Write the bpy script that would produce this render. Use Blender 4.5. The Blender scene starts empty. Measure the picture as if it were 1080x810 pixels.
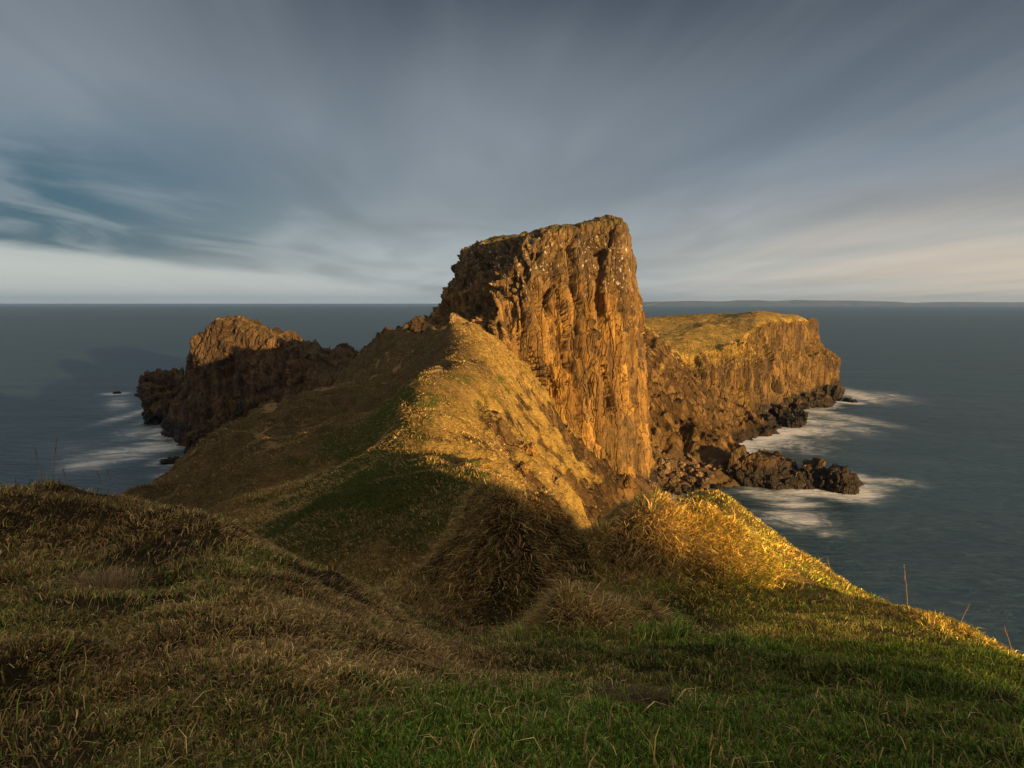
import bpy, math, random
import numpy as np
from mathutils import Vector
rng = np.random.default_rng(7); random.seed(7)
scene = bpy.context.scene
COL = scene.collection
rad = math.radians

# ------------------------------------------------------------------ camera frame
EYE = 36.0                      # eye height above the sea, metres
FPX = 704.0                     # focal length in pixels of a 1080 px wide frame
PITCH = math.atan(85 / FPX)
def P(px, py, Y):
    """world point seen at (px, py) of the photo at forward distance Y"""
    F = np.array([0, math.cos(PITCH), -math.sin(PITCH)])
    U = np.array([0, math.sin(PITCH), math.cos(PITCH)])
    d = F * FPX + np.array([1., 0, 0]) * (px - 540) + U * (405 - py)
    q = d * (Y / d[1]); q[2] += EYE
    return q
AZ, EL = rad(40), rad(5.5)      # sun: to the right and behind the camera, low
SH = np.array([math.sin(AZ), -math.cos(AZ)]); SP = np.array([math.cos(AZ), math.sin(AZ)])

# ------------------------------------------------------------------ noise
def _h(ix, iy, iz, s):
    n = (ix.astype(np.int64) * 374761393 + iy.astype(np.int64) * 668265263 + iz.astype(np.int64) * 2147483647 + s * 974634777) & 0xFFFFFFFF
    n = ((n ^ (n >> 13)) * 1274126177) & 0xFFFFFFFF
    n = ((n ^ (n >> 16)) * 2246822519) & 0xFFFFFFFF
    return ((n ^ (n >> 15)) & 0xFFFFFF) / float(0xFFFFFF)
def vnoise(x, y, z, s=0):
    fx, fy, fz = np.floor(x), np.floor(y), np.floor(z)
    u, v, w = x - fx, y - fy, z - fz
    u = u * u * u * (u * (u * 6 - 15) + 10); v = v * v * v * (v * (v * 6 - 15) + 10); w = w * w * w * (w * (w * 6 - 15) + 10)
    r = 0
    for a in (0, 1):
        for b in (0, 1):
            for c in (0, 1):
                r = r + _h(fx + a, fy + b, fz + c, s) * (u if a else 1 - u) * (v if b else 1 - v) * (w if c else 1 - w)
    return r * 2 - 1
def fbm(x, y, z=None, o=4, s=0, g=.5):
    z = np.zeros_like(x) if z is None else z
    r = 0; a = 1; t = 0
    for i in range(o):
        f = 2.03 ** i
        r = r + a * vnoise(x * f + 17.3 * i, y * f - 9.1 * i, z * f + 4.7 * i, s + i); t += a; a *= g
    return r / t * 1.6
def ridged(x, y, z=None, o=4, s=0):
    z = np.zeros_like(x) if z is None else z
    r = 0; a = 1; t = 0
    for i in range(o):
        f = 2.1 ** i
        r = r + a * (1 - np.abs(vnoise(x * f + 3.1 * i, y * f, z * f, s + i)) * 2.2); t += a; a *= .5
    return r / t
def facets(x, y, z, s=0, tilt=.8, hw=1.0):
    """voronoi blocks, each with its own height and tilt; returns (height, edge distance)"""
    fx, fy, fz = np.floor(x), np.floor(y), np.floor(z)
    b1 = np.full(x.shape, 9.); b2 = np.full(x.shape, 9.); val = np.zeros(x.shape)
    for i in (-1, 0, 1):
        for j in (-1, 0, 1):
            for k in (-1, 0, 1):
                cx, cy, cz = fx + i, fy + j, fz + k
                px = cx + _h(cx, cy, cz, s); py = cy + _h(cx, cy, cz, s + 1); pz = cz + _h(cx, cy, cz, s + 2)
                dx, dy, dz = x - px, y - py, z - pz
                d = dx * dx + dy * dy + dz * dz
                hv = hw * (_h(cx, cy, cz, s + 3) - .5) + tilt * (dx * (_h(cx, cy, cz, s + 4) - .5) + dy * (_h(cx, cy, cz, s + 5) - .5) + dz * (_h(cx, cy, cz, s + 6) - .5))
                m = d < b1
                b2 = np.where(m, b1, np.minimum(b2, d)); val = np.where(m, hv, val); b1 = np.where(m, d, b1)
    return val * 2, np.sqrt(b2) - np.sqrt(b1)
def facets2(x, y, s=0, tilt=.8):
    fx, fy = np.floor(x), np.floor(y); o = np.zeros_like(fx)
    b1 = np.full(x.shape, 9.); b2 = np.full(x.shape, 9.); val = np.zeros(x.shape)
    for i in (-1, 0, 1):
        for j in (-1, 0, 1):
            cx, cy = fx + i, fy + j
            dx, dy = x - cx - _h(cx, cy, o, s), y - cy - _h(cx, cy, o, s + 1); d = dx * dx + dy * dy
            hv = _h(cx, cy, o, s + 3) - .5 + tilt * (dx * (_h(cx, cy, o, s + 4) - .5) + dy * (_h(cx, cy, o, s + 5) - .5))
            m = d < b1; b2 = np.where(m, b1, np.minimum(b2, d)); val = np.where(m, hv, val); b1 = np.where(m, d, b1)
    return val * 2, np.sqrt(b2) - np.sqrt(b1)
def sst(a, b, x):
    t = np.clip((x - a) / (b - a), 0, 1); return t * t * (3 - 2 * t)

class TPS:
    def __init__(self, pts, lam=0.0):
        p = np.array(pts, float); self.xy = p[:, :2] / 10; n = len(p)
        A = np.zeros((n + 3, n + 3)); A[:n, :n] = self.k(self.xy, self.xy) + lam * np.eye(n)
        A[:n, n] = 1; A[:n, n + 1:] = self.xy; A[n, :n] = 1; A[n + 1:, :n] = self.xy.T
        b = np.zeros(n + 3); b[:n] = p[:, 2]
        self.w = np.linalg.solve(A, b)
    @staticmethod
    def k(a, b):
        d = ((a[:, None] - b[None]) ** 2).sum(2)
        return .5 * d * np.log(d + 1e-9)
    def __call__(self, x, y):
        sh = x.shape; q = np.stack([x.ravel(), y.ravel()], 1) / 10; out = np.empty(len(q)); n = len(self.xy)
        for i in range(0, len(q), 40000):
            c = q[i:i + 40000]
            out[i:i + 40000] = self.k(c, self.xy) @ self.w[:n] + self.w[n] + c @ self.w[n + 1:]
        return out.reshape(sh)

# ------------------------------------------------------------------ mesh helpers
def make_mesh(name, V, faces4=None, faces3=None, smooth=True, attrs=None):
    me = bpy.data.meshes.new(name)
    V = np.asarray(V, np.float32).reshape(-1, 3)
    parts = []; tot = []
    if faces4 is not None: f = np.asarray(faces4, np.int32).reshape(-1, 4); parts.append(f.ravel()); tot.append(np.full(len(f), 4, np.int32))
    if faces3 is not None: f = np.asarray(faces3, np.int32).reshape(-1, 3); parts.append(f.ravel()); tot.append(np.full(len(f), 3, np.int32))
    loops = np.concatenate(parts); tot = np.concatenate(tot); st = np.concatenate([[0], np.cumsum(tot)[:-1]]).astype(np.int32)
    me.vertices.add(len(V)); me.vertices.foreach_set('co', V.ravel())
    me.loops.add(len(loops)); me.loops.foreach_set('vertex_index', loops)
    me.polygons.add(len(tot)); me.polygons.foreach_set('loop_start', st); me.polygons.foreach_set('loop_total', tot)
    me.polygons.foreach_set('use_smooth', np.full(len(tot), smooth))
    for k, v in (attrs or {}).items():
        v = np.asarray(v, np.float32)
        if v.ndim == 1:
            a = me.attributes.new(k, 'FLOAT', 'POINT'); a.data.foreach_set('value', v)
        else:
            a = me.attributes.new(k, 'FLOAT_COLOR', 'POINT')
            a.data.foreach_set('color', np.concatenate([v, np.ones((len(v), 1), np.float32)], 1).ravel())
    me.update(calc_edges=True); me.validate()
    return me
def grid_faces(nu, nv, wrap=False):
    """vertex (i,j) -> i*nu+j, j runs along u"""
    j = np.arange(nu if wrap else nu - 1); i = np.arange(nv - 1)
    I, J = np.meshgrid(i, j, indexing='ij'); J2 = (J + 1) % nu
    return np.stack([I * nu + J, I * nu + J2, (I + 1) * nu + J2, (I + 1) * nu + J], -1).reshape(-1, 4)
def link(name, me, mat, label=None, cat=None, group=None, kind=None, parent=None):
    o = bpy.data.objects.new(name, me); COL.objects.link(o)
    if mat and not me.materials: me.materials.append(mat)
    if label: o['label'] = label
    if cat: o['category'] = cat
    if group: o['group'] = group
    if kind: o['kind'] = kind
    if parent: o.parent = parent
    return o

# ------------------------------------------------------------------ material helpers
class NT:
    def __init__(self, name):
        self.m = bpy.data.materials.new(name); self.m.use_nodes = True
        self.t = self.m.node_tree; self.t.nodes.clear(); self.n = self.t.nodes
        self.out = self.n.new('ShaderNodeOutputMaterial')
    def new(self, typ, ins=None, **kw):
        n = self.n.new(typ)
        for k, v in kw.items(): setattr(n, k, v)
        for k, v in (ins or {}).items(): self.set(n.inputs[k], v)
        return n
    def set(self, s, v):
        if isinstance(v, bpy.types.NodeSocket): self.t.links.new(v, s)
        elif isinstance(v, bpy.types.Node): self.t.links.new(v.outputs[0], s)
        else: s.default_value = v
    def math(self, op, a, b=0.0, c=None, clamp=False):
        n = self.new('ShaderNodeMath', operation=op, use_clamp=clamp); self.set(n.inputs[0], a); self.set(n.inputs[1], b)
        if c is not None: self.set(n.inputs[2], c)
        return n.outputs[0]
    def mix(self, f, a, b, blend='MIX'):
        n = self.new('ShaderNodeMix', data_type='RGBA', blend_type=blend)
        self.set(n.inputs[0], f); self.set(n.inputs[6], a); self.set(n.inputs[7], b); return n.outputs[2]
    def noise(self, vec, scale, detail=5, rough=.55, dist=0.0, out=0):
        return self.new('ShaderNodeTexNoise', {'Vector': vec, 'Scale': scale, 'Detail': detail, 'Roughness': rough, 'Distortion': dist}).outputs[out]
    def ramp(self, f, a, b, c0=0.0, c1=1.0):
        n = self.new('ShaderNodeMapRange', {0: f, 1: a, 2: b, 3: c0, 4: c1}); n.clamp = True; n.interpolation_type = 'SMOOTHSTEP'; return n.outputs[0]
    def scale(self, v, s):
        n = self.new('ShaderNodeVectorMath', operation='MULTIPLY'); self.set(n.inputs[0], v); n.inputs[1].default_value = s; return n.outputs[0]
def rgb(*c): return (*c, 1.0)

def rock_material(name, base=(.15, .092, .038), alt=(.33, .19, .05), dark=(.055, .037, .023), guano=.5, wet=3.0, topz=None, turf=((.10, .085, .025), (.20, .135, .045))):
    k = NT(name)
    g = k.new('ShaderNodeNewGeometry'); pos = g.outputs['Position']
    sep = k.new('ShaderNodeSeparateXYZ', {0: pos}); z = sep.outputs[2]
    n1 = k.noise(pos, .12, 4, .6); n2 = k.noise(pos, .9, 6, .65); n3 = k.noise(pos, 4.0, 5, .65)
    tall = k.noise(k.scale(pos, (.8, .8, .09)), 1.0, 5, .6, .6)
    c = k.mix(k.ramp(n1, .38, .62), rgb(*base), rgb(*alt))
    c = k.mix(k.ramp(tall, .52, .70), c, rgb(*dark))
    c = k.mix(k.math('MULTIPLY', k.ramp(n2, .40, .62), .3), c, rgb(base[0] * 1.5, base[1] * 1.55, base[2] * 1.5))
    c = k.mix(k.math('MULTIPLY', k.ramp(n3, .52, .68), .5), c, rgb(*dark))
    st2 = k.noise(k.scale(pos, (.22, .22, .035)), 1.0, 4, .6, .8)
    c = k.mix(k.math('MULTIPLY', k.ramp(st2, .50, .64), .75), c, rgb(dark[0] * 1.3, dark[1] * 1.3, dark[2] * 1.4))
    if topz: c = k.mix(k.math('MULTIPLY', k.ramp(k.math('ADD', z, k.math('MULTIPLY', n1, 14.0)), topz + 4, topz + 11), .7), c, rgb(.085, .062, .04))
    # every column and block has its own tone, with dark joints between
    vj = k.new('ShaderNodeVectorMath', operation='ADD'); k.set(vj.inputs[0], k.scale(pos, (.62, .62, .055))); k.set(vj.inputs[1], k.scale(k.noise(pos, .35, 4, .6, 0, 1), (.7, .7, .3)))
    vc = k.new('ShaderNodeTexVoronoi', {'Vector': vj.outputs[0], 'Scale': 1.0})
    tone = k.new('ShaderNodeSeparateXYZ', {0: vc.outputs['Color']}).outputs[0]
    c = k.mix(1.0, c, k.mix(tone, rgb(.55, .52, .50), rgb(1.45, 1.42, 1.35)), 'MULTIPLY')
    ve = k.new('ShaderNodeTexVoronoi', {'Vector': vj.outputs[0], 'Scale': 1.0}, feature='DISTANCE_TO_EDGE').outputs[0]
    jn = k.math('MULTIPLY', k.ramp(ve, .045, .0), k.ramp(n1, .35, .65, .15, .85))
    c = k.mix(jn, c, rgb(.025, .018, .013))
    # lichen
    li = k.math('MULTIPLY', k.ramp(k.noise(pos, .55, 6, .7), .56, .66), .5)
    c = k.mix(li, c, rgb(.26, .17, .05))
    # grass and turf on ledges
    ga = k.new('ShaderNodeAttribute', attribute_name='turf').outputs['Fac']
    tn = k.noise(pos, .7, 5, .7)
    tc = k.mix(k.ramp(k.noise(pos, .25, 5, .6), .42, .6), rgb(*turf[0]), rgb(*turf[1]))
    tc = k.mix(k.ramp(k.noise(pos, 3.0, 4, .7), .4, .7), tc, rgb(.07, .055, .022))
    nz = k.new('ShaderNodeSeparateXYZ', {0: g.outputs['Normal']}).outputs[2]
    led = k.math('MULTIPLY', k.ramp(nz, .45, .75), k.ramp(tn, .35, .6))
    tm = k.math('MAXIMUM', k.ramp(k.math('ADD', ga, k.math('MULTIPLY', k.math('SUBTRACT', tn, .5), 1.2)), .4, .6), k.math('MULTIPLY', led, .6))
    tm = k.math('MULTIPLY', tm, k.ramp(z, wet + 1, wet + 4))
    c = k.mix(tm, c, tc)
    # guano
    gu = k.new('ShaderNodeAttribute', attribute_name='guano').outputs['Fac']
    vg = k.noise(k.scale(pos, (1, 1, .55)), 1.5, 6, .75)
    gm = k.ramp(k.math('ADD', vg, k.math('MULTIPLY', gu, .13)), .70, .76)
    gm = k.math('MULTIPLY', gm, k.ramp(gu, .05, .3))
    c = k.mix(k.math('MULTIPLY', gm, guano), c, rgb(.55, .5, .44))
    # black lichen and weed zone above the tide line
    wn = k.math('ADD', z, k.math('MULTIPLY', k.math('SUBTRACT', k.noise(pos, .3, 4, .6), .5), 5.0))
    wm = k.ramp(wn, wet, wet + 1.8, 1.0, 0.0)
    c = k.mix(k.math('MULTIPLY', wm, .92), c, rgb(.016, .013, .011))
    crk = k.new('ShaderNodeTexVoronoi', {'Vector': k.scale(pos, (1, 1, .35)), 'Scale': .55}, feature='DISTANCE_TO_EDGE').outputs[0]
    hgt = k.math('ADD', k.math('MULTIPLY', n2, .5), k.math('MULTIPLY', n3, .2))
    hgt = k.math('ADD', hgt, k.math('MULTIPLY', k.noise(k.scale(pos, (1, 1, .12)), 2.2, 8, .75), .5))
    hgt = k.math('ADD', hgt, k.math('MULTIPLY', tone, .25)); hgt = k.math('ADD', hgt, k.math('MULTIPLY', k.ramp(ve, 0, .1), .35))
    hgt = k.math('ADD', hgt, k.math('MULTIPLY', k.ramp(crk, 0, .07), .22))
    bp = k.new('ShaderNodeBump', {'Height': hgt, 'Strength': .9, 'Distance': .9})
    b = k.new('ShaderNodeBsdfPrincipled', {'Base Color': c, 'Roughness': k.ramp(wm, 0, 1, .9, .45), 'Normal': bp.outputs[0]})
    b.inputs['Specular IOR Level'].default_value = .25
    k.set(k.out.inputs[0], b.outputs[0])
    return k.m
M_rock = rock_material('basalt_stack', guano=.95, topz=39, turf=((.085, .07, .024), (.16, .105, .04)))
M_head = rock_material('basalt_headland', base=(.105, .068, .032), alt=(.17, .105, .036), dark=(.035, .025, .017), guano=.3, wet=4.5, turf=((.24, .165, .035), (.40, .26, .06)))
M_crag = rock_material('basalt_crag', base=(.085, .055, .035), alt=(.12, .072, .036), dark=(.035, .024, .018), guano=.55, wet=5.0)
M_boul = rock_material('basalt_boulder', base=(.05, .034, .022), alt=(.08, .052, .028), dark=(.022, .016, .012), guano=.2, wet=2.8)
M_stone = rock_material('beach_stone', base=(.16, .11, .07), alt=(.22, .15, .09), dark=(.07, .05, .035), guano=.0, wet=.3)

def slope_material():
    """turf of the isthmus: attributes green / rocky pick what grows where"""
    k = NT('cliff_turf')
    g = k.new('ShaderNodeNewGeometry'); pos = g.outputs['Position']; z = k.new('ShaderNodeSeparateXYZ', {0: pos}).outputs[2]
    at = lambda s: k.new('ShaderNodeAttribute', attribute_name=s).outputs['Fac']
    n0 = k.noise(pos, .16, 5, .6); n1 = k.noise(pos, .6, 6, .65); n2 = k.noise(pos, 2.6, 6, .7); n3 = k.noise(pos, 9.0, 4, .7)
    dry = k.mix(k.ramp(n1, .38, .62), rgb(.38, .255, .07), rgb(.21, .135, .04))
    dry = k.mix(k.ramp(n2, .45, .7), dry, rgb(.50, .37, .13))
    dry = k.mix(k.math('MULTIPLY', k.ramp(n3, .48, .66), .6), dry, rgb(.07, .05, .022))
    shaded_dry = k.mix(k.ramp(n1, .36, .62), rgb(.17, .122, .056), rgb(.095, .07, .032)); shaded_dry = k.mix(k.ramp(n2, .5, .72), shaded_dry, rgb(.26, .18, .09)); shaded_dry = k.mix(k.math('MULTIPLY', k.ramp(n3, .48, .66), .6), shaded_dry, rgb(.04, .028, .014))
    dry = k.mix(at('sunlit_tone'), shaded_dry, dry)  # sun and shade in the turf colour: lighter sunny flank, darker shaded flank
    gr = k.mix(k.ramp(n2, .35, .65), rgb(.055, .085, .016), rgb(.12, .12, .03))
    gr = k.mix(k.math('MULTIPLY', k.ramp(n3, .5, .65), .5), gr, rgb(.02, .025, .008))
    gm = k.ramp(k.math('ADD', at('green'), k.math('MULTIPLY', k.math('SUBTRACT', n1, .5), 1.5)), .35, .65)
    c = k.mix(gm, dry, gr)
    rk = k.mix(k.ramp(n1, .4, .6), rgb(.16, .10, .042), rgb(.08, .052, .028))
    rk = k.mix(k.ramp(n2, .5, .7), rk, rgb(.20, .125, .05))
    vj = k.new('ShaderNodeVectorMath', operation='ADD'); k.set(vj.inputs[0], k.scale(pos, (.6, .6, .2))); k.set(vj.inputs[1], k.scale(k.noise(pos, .35, 4, .6, 0, 1), (.9, .9, .5)))
    vt = k.new('ShaderNodeTexVoronoi', {'Vector': vj.outputs[0], 'Scale': 1.0}); ve = k.new('ShaderNodeTexVoronoi', {'Vector': vj.outputs[0], 'Scale': 1.0}, feature='DISTANCE_TO_EDGE').outputs[0]
    rk = k.mix(1.0, rk, k.mix(k.new('ShaderNodeSeparateXYZ', {0: vt.outputs['Color']}).outputs[0], rgb(.45, .43, .42), rgb(1.4, 1.38, 1.3)), 'MULTIPLY')
    rk = k.mix(k.ramp(ve, .06, .0), rk, rgb(.025, .018, .012))
    rm = k.ramp(k.math('ADD', at('rocky'), k.math('MULTIPLY', k.math('SUBTRACT', n1, .5), 1.1)), .42, .6)
    c = k.mix(rm, c, rk)
    sc = k.ramp(k.math('ADD', at('scar'), k.math('MULTIPLY', k.math('SUBTRACT', n2, .5), .8)), .5, .7)
    c = k.mix(sc, c, rgb(.33, .22, .11))
    wm = k.ramp(k.math('ADD', z, k.math('MULTIPLY', n1, 3.0)), 3.2, 5.5, 1, 0)
    c = k.mix(k.math('MULTIPLY', k.math('SUBTRACT', wm, at('beach'), clamp=True) if False else k.math('MULTIPLY', wm, k.math('SUBTRACT', 1.0, at('beach'))), .85), c, rgb(.022, .018, .015))
    c = k.mix(k.math('MULTIPLY', at('beach'), .85), c, k.mix(k.ramp(n3, .4, .6), rgb(.06, .042, .026), rgb(.15, .10, .055)))
    hgt = k.math('ADD', k.math('MULTIPLY', n1, .7), k.math('MULTIPLY', n2, .45)); hgt = k.math('ADD', hgt, k.math('MULTIPLY', n3, .22))
    bp = k.new('ShaderNodeBump', {'Height': hgt, 'Strength': 1.0, 'Distance': 1.1})
    b = k.new('ShaderNodeBsdfPrincipled', {'Base Color': c, 'Roughness': .95, 'Normal': bp.outputs[0]}); b.inputs['Specular IOR Level'].default_value = .1
    k.set(k.out.inputs[0], b.outputs[0]); return k.m
M_slope = slope_material()

def thatch_material():
    k = NT('thatch_and_soil')
    pos = k.new('ShaderNodeNewGeometry').outputs['Position']
    n1 = k.noise(pos, 3.0, 6, .65); n2 = k.noise(pos, 24.0, 5, .7)
    gr = k.new('ShaderNodeAttribute', attribute_name='green').outputs['Fac']
    c = k.mix(k.ramp(n1, .4, .62), rgb(.025, .017, .010), rgb(.06, .04, .02))
    c = k.mix(k.math('MULTIPLY', gr, .6), c, rgb(.028, .04, .010))
    c = k.mix(k.math('MULTIPLY', k.new('ShaderNodeAttribute', attribute_name='pale').outputs['Fac'], .7), c, rgb(.20, .14, .05))  # thatch lightened to look sunlit on the spur
    c = k.mix(k.math('MULTIPLY', k.ramp(n2, .5, .7), .6), c, rgb(.012, .009, .006))
    bp = k.new('ShaderNodeBump', {'Height': k.math('ADD', n1, k.math('MULTIPLY', n2, .3)), 'Strength': .8, 'Distance': .08})
    b = k.new('ShaderNodeBsdfPrincipled', {'Base Color': c, 'Roughness': 1.0, 'Normal': bp.outputs[0]}); b.inputs['Specular IOR Level'].default_value = .05
    k.set(k.out.inputs[0], b.outputs[0]); return k.m
M_thatch = thatch_material()

def blade_material():
    k = NT('grass_blade')
    c = k.new('ShaderNodeAttribute', attribute_name='col').outputs['Color']
    d = k.new('ShaderNodeBsdfDiffuse', {'Color': c}); t = k.new('ShaderNodeBsdfTranslucent', {'Color': c})
    g = k.new('ShaderNodeBsdfGlossy', {'Color': rgb(.5, .5, .5), 'Roughness': .5})
    m = k.new('ShaderNodeMixShader', {0: .3, 1: d.outputs[0], 2: t.outputs[0]})
    m2 = k.new('ShaderNodeMixShader', {0: .025, 1: m.outputs[0], 2: g.outputs[0]})
    k.set(k.out.inputs[0], m2.outputs[0]); return k.m
M_blade = blade_material()

# ------------------------------------------------------------------ foreground hillside
W = lambda *a: tuple(a)
def pl(L): return [tuple(P(*a)) for a in L]
fore_pts = pl([(0,810,2.3),(270,810,2.25),(540,810,2.15),(800,810,2.2),(1080,810,2.4),
    (0,650,4.0),(200,650,4.0),(350,690,3.9),(100,570,6.0),(200,535,7.2),(0,526,8.0),(60,524,8.0),(130,527,7.8),(240,543,7.2),
    (300,585,6.5),(350,622,6.1),(400,660,5.5),(450,700,4.9),
    (540,722,4.4),(600,752,3.5),(700,715,4.9),(800,705,5.1),(900,740,4.2),(1000,722,4.9),(1080,760,3.9),
    (800,640,8.7),(900,672,7.3),(760,585,10.3),(850,603,10.3),(860,655,8.0),(950,645,9.3),(1020,665,8.3),(1080,690,7.4),
    (720,560,13.2),(745,522,16.5),(700,538,15.5),(800,560,14.0),(620,605,12.0),(650,590,13.5),(560,700,5.6),(640,690,6.4),(430,662,7.3),(480,684,6.6),(385,640,8.2)])
fore_pts += [(0,-3,34.9),(-6,-3,35.0),(4,-3,33.8),(-20,0,34.6),(-15,-10,35.6),(0,-12,36),(10,-6,31.0),(8,0,31.0),
    (14,4,24),(14,10,22),(12,16,20),(9,20,19),(5,22,22),(20,0,20),(24,14,8),(18,26,8),(0,20,24.5),(0,15,29.6),(-4,15,28.6),(-4,11,31.0),(-3,9,31.5),(0,9.3,31.55),
    (-8,12,30.5),(-8,20,24.2),(-14,14,29.5),(-14,22,23),(-22,12,30),(-24,24,18),(0,28,19),(-8,28,20),(-5,22,22.5),(8,28,14),(3,18,27.5),(-30,0,33),(-32,20,16)]
TF = TPS(fore_pts, .0005)
def bump(x, y, cx, cy, rx, ry, h, p=3.0, rot=0.0):
    dx, dy = x - cx, y - cy
    if rot: c, s = math.cos(rot), math.sin(rot); dx, dy = c * dx + s * dy, -s * dx + c * dy
    d = np.sqrt((dx / rx) ** 2 + (dy / ry) ** 2)
    return h * np.exp(-d ** p)
MOUNDS = [(0.0, 9.9, 1.0, 1.1, 1.80, 3.0), (-1.25, 9.5, 1.0, .9, .75, 2.6), (0.78, 7.0, .80, .6, .60, 3.0),
          (2.45, 10.5, 1.25, 1.1, 1.0, 2.4), (1.8, 9.9, .5, .8, .25, 2.4), (4.3, 15.4, .8, 1.6, .02, 2.5)]
def HF(x, y):
    z = TF(x, y)
    wx = x + .30 * fbm(x * 1.1, y * 1.1, o=4, s=90); wy = y + .30 * fbm(x * .9, y * .9, o=3, s=95)
    lump = 1 + .16 * fbm(x * 1.6, y * 1.6, o=3, s=97)
    for c in MOUNDS: z = z + bump(wx, wy, *c) * lump
    far = sst(1.0, 4.0, np.hypot(x, y))
    z = z + far * (.13 * fbm(x * .7, y * .7, o=3, s=3) + .05 * fbm(x * 2.2, y * 2.2, o=3, s=5)) + .018 * fbm(x * 7, y * 7, o=2, s=8)
    return z
def sunlit_fore(x, y):  # mask of the lit spur, where sunlight is put into the grass colour
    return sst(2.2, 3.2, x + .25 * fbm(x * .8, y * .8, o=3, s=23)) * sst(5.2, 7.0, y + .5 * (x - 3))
def green_fore(x, y):
    g = .02 + .1 * sst(-1, 1, x) + .95 * sst(-.6, 1.6, x + .35 * (4.5 - y)) * sst(8.5, 5.5, y) + .3 * sst(-2.5, .5, x) * sst(4, 2.5, y)
    g += .30 * sst(2.6, 3.6, x) * sst(16, 9, y)
    for (cx, cy, rx, ry, h, p) in MOUNDS[:5]: g -= .9 * np.exp(-(((x - cx) / rx) ** 2 + ((y - cy) / ry) ** 2) ** 1.5)
    return np.clip(g + .45 * fbm(x * .8, y * .8, o=4, s=21), 0, 1)
ang = np.concatenate([np.linspace(-52, 52, 700), np.linspace(52, 308, 130)[1:-1]]) * math.pi / 180
rr = np.concatenate([[0.02], np.geomspace(.5, 32, 330)])
A_, R_ = np.meshgrid(ang, rr)
fx, fy = np.sin(A_) * R_, np.cos(A_) * R_
fz = HF(fx, fy)
me = make_mesh('hillside', np.stack([fx, fy, fz], -1), grid_faces(len(ang), len(rr), True), attrs={'green': green_fore(fx, fy).ravel(), 'pale': sunlit_fore(fx, fy).ravel()})
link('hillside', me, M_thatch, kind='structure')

# ------------------------------------------------------------------ the hill behind, unseen, its crest shaped to shade the foreground
ts = np.array([-400, -60, -10, 3, 5.0, 6.2, 7.0, 7.7, 8.4, 8.8, 9.1, 9.5, 10.6, 12.6, 15, 18, 20, 22, 24, 28, 36, 52, 64])
tt = np.array([110, 60, 42, 37, 35.2, 34.0, 33.6, 33.0, 32.65, 32.3, 31.6, 31.2, 30.9, 30.6, 30.6, 30.8, 30.2, 28.7, 27.0, 24, 18, 5, -30])
gs = np.concatenate([np.linspace(-400, -20, 60), np.linspace(-19, 66, 200)]); gA = np.concatenate([np.linspace(4, 64, 60), np.geomspace(68, 500, 30)])
S_, G_ = np.meshgrid(gs, gA)
crest = np.interp(S_, ts, tt)
zz = crest + np.minimum(G_, 60) * math.tan(EL) - 5 * (1 - sst(5, 60, G_)) - .01 * np.maximum(G_ - 60, 0)
zz += .35 * fbm(S_ * .35, G_ * .1, o=4, s=33) * sst(8, 40, G_)
hx = SH[0] * G_ + SP[0] * S_; hy = SH[1] * G_ + SP[1] * S_
zz = np.where(hy > -6, np.minimum(zz, HF(np.clip(hx, -30, 30), np.clip(hy, -30, 30)) - .6), zz)
ok = (hy < 30)
me = make_mesh('shading_hill', np.stack([hx, hy, np.maximum(zz, -5)], -1), grid_faces(len(gs), len(gA)), attrs={'green': np.full(hx.size, .4), 'rocky': np.zeros(hx.size), 'scar': np.zeros(hx.size)})
link('shading_hill', me, M_slope, kind='structure')

# ------------------------------------------------------------------ isthmus between the hillside and the stack
crestL = [(480,338,90),(472,352,84),(492,368,76),(512,385,68),(500,395,62),(478,405,57),(452,425,52),(432,445,49),(427,462,46),(445,480,42),(475,497,39),(500,512,36)]
mid_pts = pl(crestL) + pl([(350,600,28),(330,560,32),(300,520,45),(400,520,35),(420,560,30),(480,560,30),(160,516,60),(240,500,58),(200,482,70),(250,455,78),(300,430,85),
    (345,412,92),(390,397,100),(350,450,76),(400,452,64),(420,420,80),(400,430,82),(440,385,92),(452,365,97),(430,354,112),(405,360,122),(380,372,128),(415,380,104),
    (300,470,62),(350,500,46),(240,530,44),
    (390,480,50),(400,500,42),(380,455,60),(400,438,66),(420,428,72),(360,440,76),(440,400,78),(455,385,86),
    (520,410,72),(540,402,86),(560,400,99),(500,440,56),(520,470,48),(460,445,50),(480,470,43),(540,510,42),(560,500,50),(580,440,92),(600,470,90),(640,500,104),(680,497,126),
    (600,540,55),(640,565,68),(600,500,70),(660,530,92),(560,460,68),
    (700,395,150),(720,420,148),(745,438,146),(765,463,140),(800,484,137),(700,440,140),(690,350,175),(720,395,165),(780,478,137),
    (700,505,127),(740,500,130),(790,505,130),(700,470,134),(740,475,136)])
mid_pts += [(-75,60,-8),(-62,80,-8),(-62,110,-6),(-50,60,2),(-45,90,5),(-40,105,8),(-45,130,8),(-60,140,0),(-30,30,14),(-48,30,0),(-70,30,-8),(-32,60,17.5),
    (-14,132,30),(-22,140,27),(-34,150,22),(-46,165,18),(-40,180,8),(-20,180,10),(-70,165,-3),(-58,150,5),
    (-8,17,20),(0,18,18),(8,30,14),(14,40,8),(20,30,4),(6,50,17),(12,60,10),(18,75,5),(26,60,-3),(30,90,-3),(22,90,4),(33,110,-1),(40,122,-2),(55,124,-4),(30,40,-5),(45,60,-8),(60,100,-8),
    (70,132,-4),(62,150,-3),(80,160,-8),(56,165,0),(50,185,18),(20,170,28),(10,185,25),(30,200,27),(10,120,20),(0,125,30),(12,140,30)]
TM = TPS(mid_pts, .002)
xs = np.arange(-78, 84, .38); ys = np.arange(16, 204, .38)
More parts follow.
